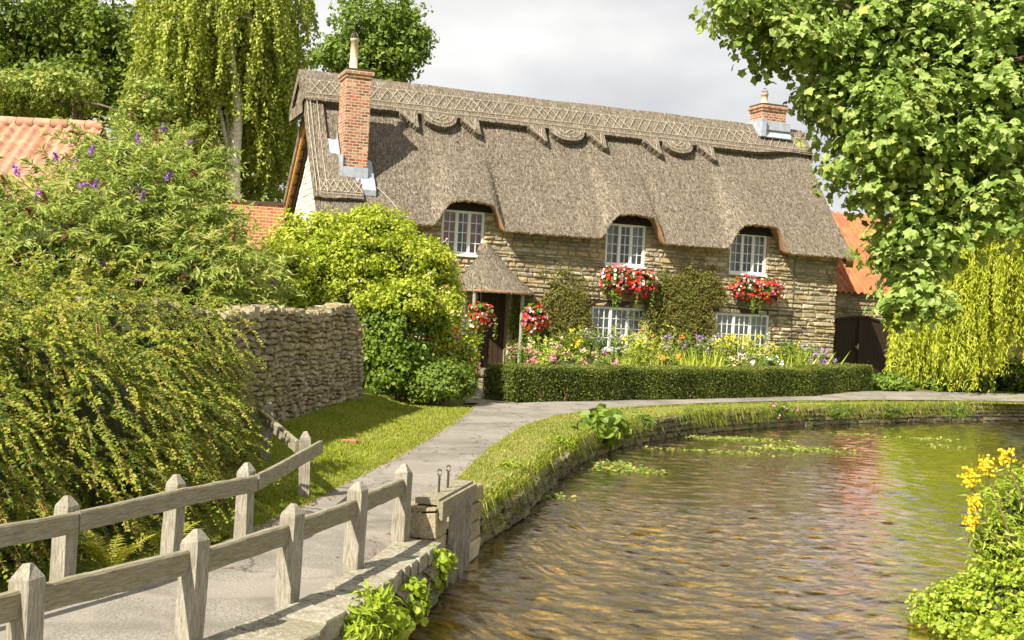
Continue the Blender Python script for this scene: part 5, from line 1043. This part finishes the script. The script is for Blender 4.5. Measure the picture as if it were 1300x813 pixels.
tree('hazel_tree', 'lighter green bushy tree just above the pink tiled roof', 'tree', [pe(20, 120, 60, 26, 38, 1.5), pe(80, 115, 50, 30, 38, 1.4), pe(190, 160, 45, 60, 37, 1.5)], 'bud', 420, 34, .3, .15, (*P(70, 300, 38)[:2], .4), .2)
for lab, px, py, rx_, ry_, d in (('low dark laurel under the left edge of the willow', 1130, 488, 24, 10, 36.5), ('spreading glossy shrub beneath the willow curtain', 1210, 486, 50, 14, 37), ('shaded evergreen bush at the foot of the willow trunk', 1290, 478, 50, 22, 38.5), ('small round bush by the pale wall near the gate', 1165, 470, 18, 16, 38.5)):
    shrub('low_shrub', lab, 'shrub', [pe(px, py, rx_, ry_, d, .7)], 'mid' if px < 1250 else 'ivy', 190, 26, .2, .11, 'diamond', group='shrubs under the willow', corek=.75, stems=3)
# woods beyond the garden, seen through gaps
mb = MB(); E = [(np.array([x, 75+random.uniform(-6, 6), 3.0]), np.array([7, 5, random.uniform(3.5, 6)])) for x in np.arange(-70, -14, 7)]+[(np.array([x, 66+random.uniform(-4, 6), 2]), np.array([6, 5, random.uniform(3, 4.5)])) for x in np.arange(24, 90, 7)]
core(mb, E, .85, 1, .1, 8); crown(mb, E, 1500, 24, 1.0, .5); tag(mb.build('woodland', 'dense'), 'far belt of trees closing the gaps behind the gardens', 'woodland', kind='stuff')
# ------------------------------------------------------------------ sun, sky, camera
SD = np.array([-.6, -.8, 0]); SD = SD/np.linalg.norm(SD); EL = R(43); sdir = Vector((SD[0]*math.cos(EL), SD[1]*math.cos(EL), math.sin(EL)))
L = bpy.data.lights.new('sun', 'SUN'); L.energy = 4.1; L.angle = R(.6); L.color = (1, .93, .8); lo = bpy.data.objects.new('sun', L); COL.objects.link(lo); lo.rotation_euler = sdir.to_track_quat('Z', 'Y').to_euler(); lo.location = (-10, -10, 20)
W = bpy.data.worlds.new('World'); SC.world = W; W.use_nodes = True; nt = W.node_tree; nt.nodes.clear(); out = nt.nodes.new('ShaderNodeOutputWorld')
sky = nt.nodes.new('ShaderNodeTexSky'); sky.sky_type = 'NISHITA'; sky.sun_disc = False; sky.sun_elevation = EL; sky.sun_rotation = math.atan2(SD[0], SD[1])
b1 = nt.nodes.new('ShaderNodeBackground'); b1.inputs[1].default_value = .06; nt.links.new(sky.outputs[0], b1.inputs[0])
tc = nt.nodes.new('ShaderNodeTexCoord'); mp = nt.nodes.new('ShaderNodeMapping'); mp.inputs['Scale'].default_value = (1.6, 1.6, 4.5); mp.inputs['Location'].default_value = (.3, .15, .2); nt.links.new(tc.outputs['Generated'], mp.inputs[0])
n1 = noise(nt, mp.outputs[0], 1.4, 5, .5, .2)
cc = ramp(nt, n1, [(.32, (.29, .29, .30)), (.5, (.39, .385, .385)), (.66, (.54, .525, .495))])
b2 = nt.nodes.new('ShaderNodeBackground'); nt.links.new(cc, b2.inputs[0]); b2.inputs[1].default_value = .92
mx = nt.nodes.new('ShaderNodeMixShader'); mx.inputs[0].default_value = .9; nt.links.new(b1.outputs[0], mx.inputs[1]); nt.links.new(b2.outputs[0], mx.inputs[2]); nt.links.new(mx.outputs[0], out.inputs[0])
cam = bpy.data.cameras.new('camera'); co = bpy.data.objects.new('camera', cam); COL.objects.link(co); SC.camera = co
cam.sensor_width = 36; cam.lens = 36*F/1300; cam.clip_end = 3000; cam.clip_start = .05
from mathutils import Matrix
rx_, up_ = Vector((cr, 0, sr)), Vector((-sr, 0, cr)); mt = Matrix((rx_, up_, rx_.cross(up_))).transposed().to_4x4(); mt.translation = Vector((0, 0, CZ)); co.matrix_world = mt
SC.view_settings.view_transform = 'Standard'; SC.view_settings.look = 'None'; SC.view_settings.exposure = 1.2; SC.view_settings.gamma = 1
SC.cycles.max_bounces = 6; SC.cycles.diffuse_bounces = 3; SC.cycles.glossy_bounces = 3; SC.cycles.transparent_max_bounces = 8; SC.cycles.use_denoising = True; SC.cycles.denoising_prefilter = 'FAST'
for o in bpy.data.objects:
    if '_o' in o: del o['_o']
